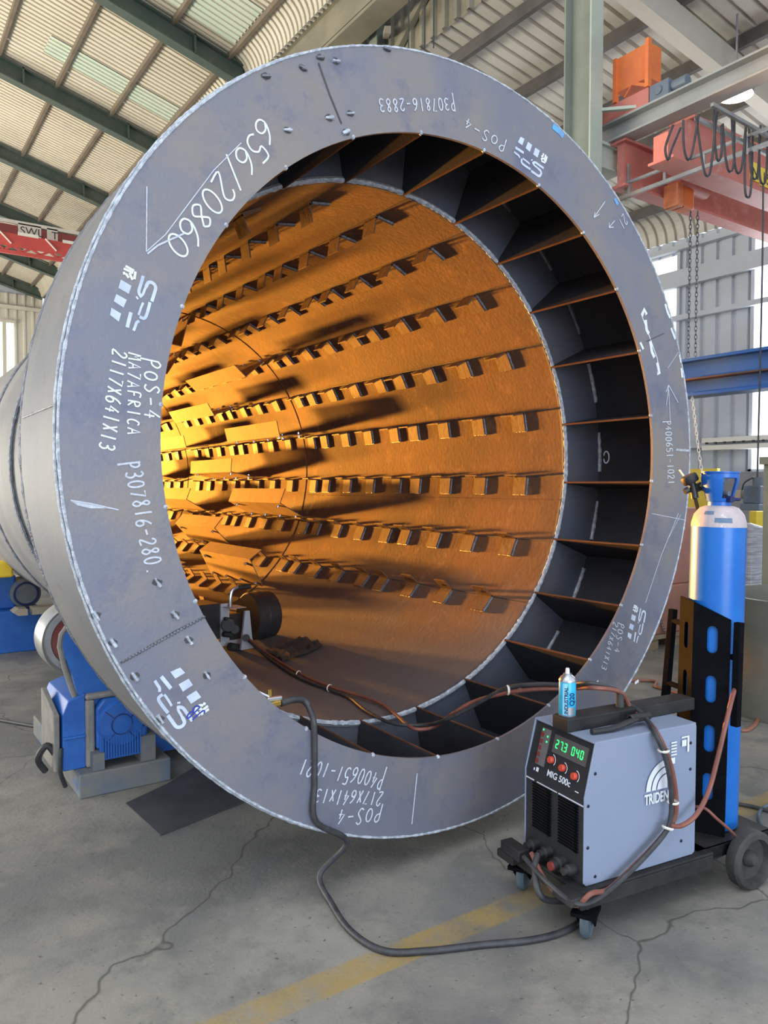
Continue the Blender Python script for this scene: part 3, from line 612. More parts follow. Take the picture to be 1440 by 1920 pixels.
# lifter flights bolted on the brackets further in
def flight(a, y0, y1, bolts=True):
    ca, sa = math.cos(math.radians(a)), math.sin(math.radians(a)); rn = Vector((ca, 0, sa)); tn = Vector((-sa, 0, ca))
    r0, r1, lip, t = RI-.05, 1.03, .145, .008
    def pt(r, u, y): return OC + rn*r + tn*(u + .025 + .04*(r0-r)/(r0-r1)) + Vector((0, y, 0))
    mb = MB()
    mb.prism([pt(r0, .0, y0), pt(r0, t, y0), pt(r1+t, t, y0), pt(r1+t, lip, y0), pt(r1, lip, y0), pt(r1, 0, y0)], (0, y1-y0, 0))
    f = mb.build('lifter_flight', 'flight', dr)
    if not bolts: return
    for k in range(4):
        y = y0 + .1 + (y1-y0-.2)*k/3
        mb = MB(); mb.lathe([(0, -.03), (.012, -.03), (.012, .022), (0, .022)], pt(RI-.08, t, y), tn, 8); mb.build('bolt', 'silver', f)
    for y in (y0+.12, y1-.12): mb = MB(); mb.lathe([(0, -.02), (.014, -.02), (.014, .0)], pt(r1+.05, 0, y), tn, 8); mb.build('bolt', 'silver', f)
FA = {0: (5.0, 6.2), 1: (3.76, 4.95), 2: (5.0, 6.2), 3: (3.76, 4.97), 4: (5.0, 6.2), 5: (3.72, 4.95), 6: (5.0, 6.2), 7: (3.76, 4.95)}
for i, a in enumerate(ANG[:8]):
    y0, y1 = FA[i]; flight(a, y0, y1); flight(a, y0+2.45, y1+2.45, False)
flight(-55, 3.68, 4.9); flight(-55, 6.2, 7.4); flight(-73, 4.9, 6.1); flight(100.8, 4.85, 6.0); flight(118, 3.7, 4.9)

# ---- chalk writing, stencils and marks on the front ring
G = {'0': [[(.3+.27*math.sin(t*PI/8), .5+.5*math.cos(t*PI/8)) for t in range(17)]], '1': [[(.3, 1), (.3, 0)]], '2': [[(.05, .78), (.15, .95), (.35, 1), (.52, .85), (.5, .62), (.05, 0), (.58, .02)]],
 '3': [[(.06, .9), (.3, 1), (.52, .82), (.42, .58), (.2, .53), (.46, .46), (.56, .22), (.36, 0), (.05, .1)]], '4': [[(.42, 1), (.05, .35), (.58, .35)], [(.42, .65), (.40, 0)]], '5': [[(.55, 1), (.12, 1), (.1, .58), (.36, .62), (.56, .4), (.5, .1), (.26, 0), (.04, .1)]],
 '6': [[(.5, 1), (.22, .75), (.05, .32), (.16, .03), (.4, 0), (.56, .2), (.46, .45), (.22, .47), (.07, .28)]], '7': [[(.05, .98), (.55, 1), (.2, 0)]], '8': [[(.5, .85), (.3, 1), (.1, .82), (.3, .55), (.54, .25), (.3, 0), (.06, .22), (.3, .52), (.5, .85)]],
 '9': [[(.52, .7), (.3, .52), (.08, .72), (.22, .98), (.48, .95), (.52, .7), (.42, 0)]], 'P': [[(.1, -.25), (.12, .9)], [(.12, .85), (.35, 1), (.56, .8), (.42, .5), (.12, .42)]], 'p': [[(.16, -.4), (.1, 1.1)], [(.12, .95), (.4, 1), (.55, .72), (.36, .45), (.12, .45)]],
 'O': [[(.3+.27*math.sin(t*PI/8), .45+.42*math.cos(t*PI/8)) for t in range(17)]], 'S': [[(.54, .86), (.3, 1), (.1, .8), (.3, .55), (.52, .3), (.32, 0), (.05, .1)]], '-': [[(.05, .45), (.55, .48)]], '/': [[(.55, 1.15), (.05, -.2)]], '.': [[(.3, .0), (.33, .12)]],
 'M': [[(.02, 0), (.1, 1), (.3, .5), (.5, 1), (.58, 0)]], 'A': [[(.02, 0), (.3, 1), (.58, 0)], [(.12, .35), (.5, .38)]], 'T': [[(.02, 1), (.58, 1)], [(.3, 1), (.28, 0)]], 'F': [[(.55, 1), (.1, 1), (.1, 0)], [(.1, .52), (.45, .54)]],
 'R': [[(.1, 0), (.1, 1), (.45, .95), (.5, .68), (.12, .5), (.56, 0)]], 'I': [[(.3, 1), (.3, 0)]], 'C': [[(.55, .88), (.3, 1), (.08, .6), (.12, .15), (.35, 0), (.56, .12)]], 'X': [[(.05, .9), (.55, .05)], [(.5, .95), (.08, 0)]], ' ': [], 'B': [[(.1, 0), (.1, 1), (.45, .9), (.42, .58), (.12, .52), (.52, .4), (.48, .08), (.1, 0)]], 'J': [[(.5, 1), (.46, .15), (.25, 0), (.05, .15)]]}
def rp(px, py): return on(px, py, 1, 0.0)
YM = -.0012
import itertools
LAY = itertools.count()
def chalk(text, s, e, h, width, mat='chalk', jit=.02, par=fr, slant=.12, wx=1.2):
    """handwriting from pixel s to pixel e along its baseline; h = letter height (m)"""
    S, E = rp(*s), rp(*e); d = E-S; L = d.length; d.normalize(); u = Vector((-d.z, 0, d.x)); adv = L/len(text); mb = MB()
    for i, ch in enumerate(text):
        dy = random.uniform(-jit, jit)*2*h; sc = random.uniform(.9, 1.08)
        for st in G.get(ch, []):
            P = [S + d*(adv*i + adv*.92*min(1, 1)*(x + slant*(y-.5))*wx) + u*(h*sc*y+dy) for x, y in st]
            P = spline(P, 4) if len(P) > 2 and ch not in '47MAX1T' else P
            k0 = next(LAY) % 40; P = [Vector((p.x, YM-.00004*k0-.0004*q/len(P), p.z)) for q, p in enumerate(P)]; mb.ribbon(P, (0, -1, 0), width)
    return mb.build('chalk_lettering', mat, par)
def scratch(pts, w, mat='chalk', name='chalk_line', par=fr):
    k0 = next(LAY) % 40; mb = MB(); mb.ribbon([Vector((rp(*p).x, YM+.0004-.00004*k0, rp(*p).z)) for p in pts], (0, -1, 0), w); return mb.build(name, mat, par)
chalk('656/20860', (490, 222), (304, 462), .088, .007, 'chalk_bold', .03, wx=1.45)
chalk('POS-4', (270, 672), (270, 792), .055, .006, 'chalk_bold')
chalk('MA7AFRICA', (240, 662), (238, 820), .042, .0055, 'chalk_bold')
chalk('2117X641X13', (212, 655), (184, 846), .05, .006, 'chalk_bold')
chalk('p307816-280.', (232, 868), (277, 1084), .055, .0065)
chalk('p307816-2883', (850, 184), (704, 186), .05, .0055)
chalk('POS-4', (948, 268), (868, 216), .05, .0055)
chalk('p400651-1021', (1246, 790), (1253, 912), .055, .0055)
chalk('POS-4', (1160, 1168), (1150, 1226), .045, .005)
chalk('217X641X13', (1150, 1166), (1126, 1256), .04, .005)
chalk('p400651-1021', (722, 1450), (563, 1422), .062, .006)
chalk('217X641X13', (718, 1485), (590, 1478), .055, .006)
chalk('POS-4', (716, 1515), (630, 1518), .062, .006)
chalk('21', (1168, 402), (1157, 418), .05, .005)
for l in ([(1134, 378), (1113, 408)], [(1113, 408), (1115, 398)], [(1113, 408), (1123, 402)], [(1152, 414), (1141, 427)], [(1141, 427), (1142, 417)], [(1141, 427), (1150, 426)], [(1249, 760), (1253, 722)], [(1253, 722), (1248, 735)], [(1253, 722), (1271, 755)], [(1256, 790), (1253, 730)]): scratch(l, .005)
scratch([(275, 350), (274, 472)], .004); scratch([(274, 472), (310, 440), (400, 320), (452, 268)], .0035); scratch([(276, 476), (296, 460), (345, 438)], .006)
for d in range(5): scratch([(132+d*3, 938+d*2), (170, 944+d*2), (222-d*4, 956-d)], .004)
scratch([(782, 1450), (772, 1545)], .005); scratch([(1272, 962), (1240, 1040), (1210, 1130)], .004); scratch([(1276, 965), (1250, 1015)], .003); scratch([(1222, 963), (1284, 975)], .003); scratch([(1267, 843), (1292, 845)], .012, 'weld'); scratch([(1272, 660), (1252, 690)], .003)
# big white paint dabs: S - shaped marks running down the right of the ring
for pts in ([(1203, 592), (1208, 580), (1212, 590)], [(1210, 600), (1212, 618), (1216, 626)], [(1219, 640), (1222, 660), (1227, 670)], [(1232, 680), (1236, 700), (1232, 700)]):
    scratch(pts, .022, 'chalk_bold', 'paint_dab')
scratch([(1203, 592), (1217, 630), (1232, 672), (1234, 690)], .006, 'chalk_bold')
for pts in ([(1247, 570), (1251, 585), (1256, 596)], [(1258, 615), (1262, 626), (1266, 636)], [(1274, 665), (1277, 680)], [(1277, 690), (1279, 708)], [(1190, 1281), (1197, 1276)], [(1200, 642), (1206, 655)]):
    scratch(pts, .016, 'chalk_bold', 'paint_dab')
scratch([(1036, 236), (1050, 248), (1056, 256)], .03, 'bluemark', 'paint_dab')
scratch([(1110, 1288), (1122, 1278)], .02, 'chalk_bold', 'paint_dab'); scratch([(1152, 372), (1158, 384)], .02, 'bluemark', 'paint_dab')
# plate joints
scratch([(597, 118), (617, 175), (640, 232)], .008, 'scorch', 'plate_joint'); scratch([(382, 1157), (330, 1183), (226, 1243)], .007, 'scorch', 'plate_joint')
mb = MB()
for i in range(26):
    a = Vector((382, 1157)).lerp(Vector((226, 1243)), i/26); p = rp(*a); mb.lathe([(0, -.004), (.006, 0), (0, .004)], (p.x, -.002, p.z), (0, 1, 0), 6)
mb.build('stitch_weld', 'weld_dark', fr)
scratch([(1245, 625), (1212, 640)], .004, 'scorch', 'plate_joint')
def tack(px, py, ang, l=.035, mat='weld'):
    c = rp(px, py); mb = MB(); d = Vector((math.cos(ang), 0, math.sin(ang)))
    mb.tube([Vector((c.x, -.004, c.z)) + d*(l*(i/4-.5)) for i in range(5)], .006, 6, jitter=.4); o = mb.build('tack_weld', mat, fr, True)
    mb = MB(); pts = [Vector((c.x + math.cos(t)*l*.55*random.uniform(.7, 1.1), -.001, c.z + math.sin(t)*l*.4*random.uniform(.7, 1.1))) for t in [2*PI*k/12 for k in range(12)]]
    mb.quad(*pts[::-1]); mb.build('scorch_mark', 'scorch', o)
for px, py, ag, mm in ((498, 143, .3, 'weld_dark'), (630, 115, .2, 'weld'), (568, 128, -.2, 'weld_dark'), (539, 244, .2, 'weld'), (617, 221, .3, 'weld'), (656, 213, .3, 'weld'), (648, 248, .6, 'weld'), (295, 1092, -1.0, 'weld'), (328, 1153, -.9, 'weld'), (354, 1200, -1.0, 'weld'), (388, 1266, -1.0, 'weld'), (180, 1155, -1.0, 'weld'), (212, 1205, -1.0, 'weld'), (252, 1268, -1.0, 'weld'), (300, 1348, -1.0, 'weld'), (600, 108, .3, 'weld_dark'), (725, 92, 0, 'weld_dark')): tack(px, py, ag, .035, mm)
# stencilled logo, four boxes beside three slanted letters; B = scribbled box, E = last box
BARS = [([(745, 860), (800, 800), (840, 700), (872, 640)], 55), ([(800, 985), (745, 1110), (690, 1270)], 50), ([(820, 400), (770, 560), (715, 730), (725, 810), (770, 870)], 70), ([(870, 640), (920, 540), (990, 520), (1060, 560), (1085, 640), (1040, 790), (990, 940)], 75), ([(950, 960), (910, 1110), (855, 1270), (800, 1330), (710, 1300)], 70), ([(525, 1225), (480, 1390), (435, 1560)], 80), ([(700, 1390), (640, 1440), (610, 1520), (570, 1620)], 62), ([(650, 870), (690, 925)], 40)]
BOX = [[(330, 545), (555, 650), (490, 835), (275, 730)], [(225, 865), (445, 965), (370, 1140), (165, 1030)], [(110, 1170), (315, 1275), (260, 1455), (80, 1330)]]
SCR = [[(440, 240), (620, 320)], [(400, 300), (600, 370)], [(400, 370), (410, 430)], [(440, 400), (500, 490)], [(520, 380), (580, 520)], [(650, 330), (620, 500)]]
def logo(B, E, sx=1.0):
    b, e = rp(*B), rp(*E); d = e-b; L = d.length; d.normalize(); rt = Vector((-d.z, 0, d.x))
    b0 = Vector((525, 390)); e0 = Vector((190, 1310)); d0 = (e0-b0); L0 = d0.length; d0.normalize(); r0 = Vector((-d0.y, d0.x))
    def T(p):
        v = Vector(p)-b0; q = b + d*(v.dot(d0)*L/L0) - rt*(v.dot(r0)*L/L0*sx); return Vector((q.x, YM, q.z))
    mb = MB(); k = L/L0
    for q, (pts, w) in enumerate(BARS): mb.ribbon(spline([T(p) - Vector((0, .00008*q, 0)) for p in pts], 4), (0, -1, 0), w*k)
    for bx in BOX: mb.quad(*[T(p) for p in bx])
    lg = mb.build('stencil_logo', 'stencil', fr)
    mb = MB()
    for q, pts in enumerate(SCR): mb.ribbon([T(p) - Vector((0, .0003+.0001*q, 0)) for p in pts], (0, -1, 0), 55*k)
    mb.build('scribbled_box', 'chalk_bold', lg); return T, lg
logo((243, 513), (216, 590)); T, lg = logo((377, 1329), (333, 1261)); logo((1019, 297), (977, 264)); logo((1191, 1142), (1180, 1192))
chalk('JB', (385, 1335), (366, 1316), .05, .006, 'ink', par=lg)
# chalk in the cells
cw = on(1137, 854, 0, 1.55); mb = MB(); mb.ribbon(spline([cw+Vector((0, .02*math.cos(t*.9), .03*math.sin(t*.9)-.003*t)) for t in range(8)], 4), (-1, 0, 0), .008); mb.build('chalk_lettering', 'chalk', dr)

# ================================================================== ROTATOR (roller stand) under the drum
def rotator(Y0, label, detail=True):
    ro = thing('drum_rotator', label, 'roller stand', (-1.0, Y0, 0))
    mb = MB(); mb.box((-1.29, Y0, 0), (-.80, Y0+1.3, .13)); mb.build('base', 'bluedirt', ro, bevel=.008)
    def q(px, py, dy): return on(px, py, 1, Y0+dy)
    a, b = q(118, 1418, .10), q(160, 1300, .10)
    mb = MB(); mb.prism([(a.x, Y0+.10, .131), (b.x, Y0+.10, .131), (b.x, Y0+.10, b.z), (a.x+.03, Y0+.10, b.z-.03), (a.x, Y0+.10, b.z-.10)], (0, .5, 0)); mb.box((a.x+.0, Y0+.085, .3), (b.x, Y0+.10, .315)); mb.build('pedestal', 'blue', ro, bevel=.006)
    mb = MB(); mb.prism([(a.x-.012, Y0+.11, .131), (a.x-.012, Y0+.45, .131), (a.x-.012, Y0+.45, b.z-.02), (a.x-.012, Y0+.11, b.z-.10)], (-.03, 0, 0)); mb.build('side_plate', 'dust', ro, bevel=.006)
    mb = MB(); mb.prism([q(*p, .12) for p in ((118, 1225), (116, 1195), (122, 1178), (135, 1170), (215, 1170), (262, 1290), (200, 1330), (152, 1324), (137, 1268))], (0, .05, 0)); mb.build('bracket_plate', 'blue', ro, bevel=.004)
    mb = MB(); mb.tube([q(*p, .13) for p in ((128, 1172), (115, 1190), (112, 1212), (121, 1252), (137, 1298), (149, 1326))], .015, 8); mb.build('bracket_edge', 'dust', ro, True)
    wh = MB(); c = Vector((-1.235, Y0+.2, .81)); wh.lathe([(.06, .035), (.14, .035), (.15, .002), (.178, .0), (.185, .012), (.195, .0), (.2, .01), (.2, .2), (.06, .2)], c, AX, 48); whl = wh.build('wheel', 'tyre', ro, True)
    mb = MB(); mb.lathe([(.06, .028), (.142, .028), (.142, .033)], c, AX, 40); mb.build('wheel_web', 'red', whl)
    if detail:
        # gearbox with fan-cowl face
        ga, gb_ = on(182, 1430, 1, Y0+.06), on(270, 1300, 1, Y0+.06); gx0, gx1, gz0, gz1 = ga.x, gb_.x, .131, gb_.z
        mb = MB(); mb.prism([(gx0, Y0+.06, gz0+.1), (gx1+.02, Y0+.06, gz0+.1), (gx1+.02, Y0+.06, gz1-.08), (gx1-.03, Y0+.06, gz1), (gx0+.04, Y0+.06, gz1), (gx0, Y0+.06, gz1-.05)], (0, .34, 0)); gb = mb.build('gearbox', 'blue', ro, bevel=.01)
        mb = MB(); n = 15; dx = (gx1-gx0-.04)/n
        for i in range(n): mb.box((gx0+.02+i*dx, Y0+.03, gz0+.05), (gx0+.02+i*dx+dx*.5, Y0+.06, gz0+.18))
        mb.box((gx0+.01, Y0+.045, gz0+.04), (gx1, Y0+.06, gz0+.19)); mb.build('cooling_fins', 'blue', gb)
        gc = on(226, 1355, 1, Y0+.06); mb = MB(); mb.lathe([(0, -.03), (.115, -.025), (.125, .0)], gc, AX, 40); fc_ = mb.build('cover_disc', 'blue', gb, True)
        mb = MB(); mb.tube([gc + Vector((.055*math.cos(t*PI/16), -.031, .055*math.sin(t*PI/16))) for t in range(32)], .0025, 5, closed=True)
        for ag in (.6, 2.4, 4.0, 5.4): mb.bar(gc + Vector((.06*math.cos(ag), -.03, .06*math.sin(ag))), gc + Vector((.12*math.cos(ag), -.026, .12*math.sin(ag))), .004, .004)
        mb.build('rib_lines', 'navy', fc_)
        mb = MB(); mb.box((gx0-.05, Y0+.08, gz0), (gx0-.003, Y0+.42, gz1+.0)); mb.box((gx0-.05, Y0+.08, gz1), (gx0+.2, Y0+.42, gz1+.03)); mb.build('dusty_cover', 'dust', gb, bevel=.012)
        mb = MB(); mb.box((gx0-.03, Y0+.02, .131), (gx0+.03, Y0+.3, .22)); mb.build('mounting_foot', 'bluedirt', gb); mb = MB(); mb.box((gx1-.03, Y0+.02, .131), (gx1+.05, Y0+.3, .27)); mb.build('mounting_foot', 'bluedirt', gb)
        mb = MB(); mb.box((-.84, Y0+.35, .05), (.80, Y0+1.0, .26)); mb.build('cross_beam', 'blue', ro)
        mb = MB(); mb.tube(spline([(-1.42, Y0+.2, .12), (-1.46, Y0+.18, .2), (-1.42, Y0+.16, .27), (-1.38, Y0+.16, .22)], 6), .018, 8); mb.tube(spline([(-1.34, Y0+.1, .05), (-1.37, Y0+.08, .15), (-1.36, Y0+.1, .26)], 6), .012, 8); mb.build('lifting_hook', 'rubber', ro, True)
        w2 = MB(); c2 = Vector((1.235, Y0+.2, .81)); w2.lathe([(.06, 0), (.2, 0), (.2, .2), (.06, .2)], c2, AX, 40); w2.build('wheel', 'tyre', ro, True)
        mb = MB(); mb.prism([(.8, Y0+.12, .26), (1.3, Y0+.12, .26), (1.28, Y0+.12, .95), (1.15, Y0+.12, .95)], (0, .05, 0)); mb.box((.8, Y0+.05, .0), (1.32, Y0+1.0, .26)); mb.build('pedestal', 'blue', ro)
    return ro
rotator(1.56, 'dusty blue roller stand with gearbox carrying the drum at left')
# second, taller stand further back
ro = thing('drum_rotator', 'blue roller stand further back with yellow painted guard', 'roller stand', (-1.2, 5.6, 0))
Y = 5.6
def b2(px, py): return on(px, py, 1, Y)
z_top, z_mid = b2(20, 1083).z, b2(20, 1145).z
mb = MB(); mb.box((-3.0, Y+.1, 0), (-.7, Y+.9, z_mid-.02)); mb.build('base', 'blue', ro, bevel=.01)
mb = MB(); mb.box((-3.0, Y+.25, z_mid-.02), (b2(38, 1090).x, Y+.8, z_top)); mb.build('housing', 'blue', ro, bevel=.02)
c = b2(55, 1117); mb = MB(); mb.lathe([(0, -.02), (.12, -.02), (.145, 0), (.145, .3)], (c.x, Y+.2, c.z), AX, 36); wl = mb.build('wheel', 'bluedirt', ro, True)
mb = MB(); mb.tube([(c.x+.11*math.cos(t*PI/16), Y+.175, c.z+.11*math.sin(t*PI/16)) for t in range(32)], .01, 6, closed=True); mb.build('hub_ring', 'navy', wl)
a = b2(-30, 1055); b = b2(24, 1082); mb = MB(); mb.box((a.x, Y-.02, b.z), (b.x, Y+.2, a.z)); mb.prism([(b.x-.1, Y-.02, a.z-.02), (b.x+.02, Y-.02, b.z+.02), (b.x-.02, Y-.02, b.z)], (0, .2, 0)); mb.build('guard', 'yellowwarn', ro, bevel=.02)
a = b2(21, 1140); b = b2(49, 1151); mb = MB(); mb.prism([(a.x, Y-.1, (a.z+b.z)/2), (a.x+.05, Y-.1, a.z), (b.x, Y-.1, a.z-.01), (b.x, Y-.1, b.z), (a.x+.05, Y-.1, b.z)], (0, .2, 0)); mb.box((b.x+.04, Y-.1, b.z), (b2(95, 1145).x, Y+.05, a.z)); mb.build('guide_block', 'benchtan', ro)
# steel sheet on the floor
g = [on(*p, 2, 0.0) for p in ((236, 1508), (300, 1568), (478, 1514), (400, 1400))]
mb = MB(); mb.prism([(g[0].x, g[0].y, .002), (g[1].x, g[1].y, .002), (g[2].x+.9, g[2].y+.35, .002), (-.3, 1.9, .002), (-.85, 1.5, .002)], (0, 0, .006)); tag(mb.build('floor_sheet', 'mat'), 'dark steel sheet lying flat on the floor under the drum', 'sheet')

# ================================================================== WIRE FEEDER inside the drum
wf = thing('wire_feeder', 'grey wire feeder with black spool cover sitting inside the drum', 'wire feeder', (.1, 2.5, .47))
ax_ = Vector((.99, .125, 0)).normalized(); side = Vector((-ax_.y, ax_.x, 0))
bx = at(465, 1156, 5.85); rr = .182; cz = bx.z; zb_ = cz - rr - .015
def FP(u, w, z): return bx + ax_*u + side*w + Vector((0, 0, z-cz))
def fpx(px, py, w):
    d = ray(px, py); o_ = bx + side*w; return CAM + d*((o_-CAM).dot(side)/d.dot(side))
def fbox(px0, px1, py0, py1, w, depth, mb):
    a = fpx(px0, py1, w); b = fpx(px1, py0, w); u0 = (a-bx).dot(ax_); u1 = (b-bx).dot(ax_); z0, z1 = a.z, b.z
    p = [FP(u, ww, z) for z in (z0, z1) for u, ww in ((u0, w), (u1, w), (u1, w+depth), (u0, w+depth))]; mb.add(p, FB)
FB = [(3,2,1,0),(4,5,6,7),(0,1,5,4),(1,2,6,5),(2,3,7,6),(3,0,4,7)]
sp = MB(); sp.lathe([(0, 0), (rr-.012, 0), (rr, .012), (rr, .085), (rr+.004, .09), (rr+.004, .10), (rr, .105), (rr, .185), (rr-.012, .197), (0, .197)], bx, ax_, 48); sp.build('spool_cover', 'spool', wf, True)
mb = MB(); fbox(355, 414, 1131, 1206, -.06, .26, mb); mb.build('control_box', 'spool', wf, bevel=.005)
mb = MB(); fbox(414, 430, 1131, 1206, -.075, .02, mb); fbox(370, 455, 1206, 1210, -.08, .3, mb); fbox(434, 462, 1139, 1141.5, -.20, .14, mb); mb.build('chassis', 'feedergrey', wf)
mb = MB(); mb.prism([fpx(*q, -.22) for q in ((452, 1219), (481, 1214), (473, 1197), (468, 1145), (460, 1146))], side*.02); mb.build('end_bracket', 'feedergrey', wf)
mb = MB(); mb.tube(spline([fpx(432, 1140, -.1), fpx(432, 1122, -.1), fpx(435, 1108, -.1), fpx(443, 1102, -.1), fpx(448, 1101, -.1)], 6), .013, 8); mb.build('handle_tube', 'silver', wf, True)
mb = MB(); mb.tube([fpx(446, 1102, -.1), fpx(469, 1099, -.1)], .018, 10); mb.build('handle_grip', 'rubber', wf, True)
mb = MB(); fbox(431, 452, 1150, 1206, -.06, .06, mb); mb.cyl(fpx(421, 1160, -.12), fpx(440, 1163, -.12), .014, 10); mb.cyl(fpx(428, 1172, -.14), fpx(428, 1172, -.07), .05, 14); mb.cyl(fpx(440, 1180, -.14), fpx(440, 1180, -.07), .035, 14); mb.cyl(fpx(419, 1189, -.12), fpx(433, 1191, -.12), .02, 10); mb.cyl(fpx(430, 1212, -.16), fpx(450, 1216, -.14), .03, 10); mb.build('drive_rolls', 'rubber', wf, bevel=.003)
mb = MB(); mb.cyl(fpx(462, 1196, -.26), fpx(462, 1196, -.2), .026, 16); mb.build('torch_socket', 'rubber', wf)
mb = MB(); fbox(486, 499, 1206, 1211, -.12, .08, mb); mb.build('white_foot', 'print', wf)
# rag on the shell
rg = MB(); c = oncyl(540, 1222, 1.345); N = 10; vs = []
for i in range(N):
    for j in range(N): 
        x = c.x-.12+.32*i/(N-1); y = c.y-.18+.34*j/(N-1); z = ZC - math.sqrt(1.352**2-x*x); vs.append((x+random.uniform(-.015, .015), y, z+.004+abs(math.sin(i*1.3+j*.8))*.03*random.uniform(.4, 1)))
rg.add(vs, [(i*N+j, (i+1)*N+j, (i+1)*N+j+1, i*N+j+1) for i in range(N-1) for j in range(N-1)]); ob = rg.build('rag', 'rag', None, True); tag(ob, 'crumpled dark rag lying behind the black spool cover', 'rag')

# ================================================================== TROLLEY, WELDING MACHINE, CYLINDER
YAW = math.radians(-7.2); TO = Vector((-.035, -.596, 0))
EX = Vector((math.cos(YAW), math.sin(YAW), 0)); EY = Vector((-EX.y, EX.x, 0))
XF = Matrix(((EX.x, EY.x, 0, TO.x), (EX.y, EY.y, 0, TO.y), (0, 0, 1, 0), (0, 0, 0, 1)))
def L2(x, y, z): return XF @ Vector((x, y, z))
tl = thing('welder_trolley', 'black steel trolley on casters carrying welding machine and gas cylinder', 'trolley', L2(.45, 0, 0))
def part(mb, name, mat, par, smooth=False, bevel=0): return mb.build(name, mat, par, smooth, bevel, xf=XF)
ZP = .185
mb = MB(); mb.box((-.03, -.20, ZP-.012), (.66, .20, ZP)); mb.box((-.03, -.20, ZP-.07), (.66, -.188, ZP-.012)); mb.box((-.03, .188, ZP-.07), (.66, .20, ZP-.012)); mb.box((-.03, -.188, ZP-.07), (-.018, .188, ZP-.012))
mb.box((.60, -.17, ZP-.05), (1.06, .17, ZP-.0)); mb.prism([(.60, -.17, ZP), (.60, -.17, ZP-.07), (.80, -.17, ZP-.045), (1.06, -.17, ZP-.075), (1.06, -.17, ZP)], (0, .015, 0)); part(mb, 'base_frame', 'blackdust', tl, bevel=.004)
mb = MB(); mb.box((-.10, -.225, ZP-.03), (-.03, -.12, ZP)); part(mb, 'front_lug', 'blackdust', tl, bevel=.004)
mb = MB(); mb.box((-.10, .12, ZP-.03), (-.03, .225, ZP)); mb.box((-.10, .08, ZP), (-.045, .2, ZP+.045)); part(mb, 'front_lug', 'blackdust', tl, bevel=.004)
for s in (-1, 1):
    cx, cy = .0, s*.19
    mb = MB(); mb.cyl((cx, cy, .075-.01+.0), (cx, cy, .0), .001, 6)
    mb = MB(); mb.box((cx-.05, cy-.045, ZP-.085), (cx+.05, cy+.045, ZP-.07)); mb.prism([(cx-.035, cy-.032, ZP-.085), (cx+.035, cy-.032, ZP-.085), (cx+.045, cy-.032, .055), (cx+.02, cy-.032, .045)], (0, .005, 0)); mb.prism([(cx-.035, cy+.027, ZP-.085), (cx+.035, cy+.027, ZP-.085), (cx+.045, cy+.027, .055), (cx+.02, cy+.027, .045)], (0, .005, 0))
    SW = XF @ Matrix.Translation((cx, cy, 0)) @ Matrix.Rotation(math.radians(36), 4, 'Z') @ Matrix.Translation((-cx, -cy, 0))
    cs = mb.build('caster_fork', 'black', tl, xf=SW)
    mb = MB(); mb.lathe([(.0, -.019), (.042, -.019), (.055, -.016), (.062, -.006), (.062, .006), (.055, .016), (.042, .019), (0, .019)], (cx+.025, cy, .062), (0, 1, 0), 28); mb.build('caster_wheel', 'castergrey', cs, True, xf=SW)
for s in (-1, 1):
    mb = MB(); mb.lathe([(0, .012), (.055, .010), (.082, .0), (.09, -.028), (.112, -.028), (.120, -.018), (.120, .022), (.112, .03), (0, .03)] if s < 0 else [(0, -.03), (.112, -.03), (.12, -.022), (.12, .02), (.112, .028), (0, .028)], (.86, s*.215, .12), (0, 1, 0), 40); w = part(mb, 'rear_wheel', 'tyregrey', tl, True)
    mb = MB(); mb.lathe([(0, -.03*1), (.018, -.028), (.034, -.004), (.034, .01)] if s < 0 else [(0, .035), (.03, .03), (.034, .0)], (.86, s*.215, .12), (0, 1, 0), 20, caps=False); part(mb, 'hub', 'tyregrey', w, True)
mb = MB(); mb.cyl((.86, -.2, .12), (.86, .2, .12), .014, 12); part(mb, 'axle', 'blackdust', tl)
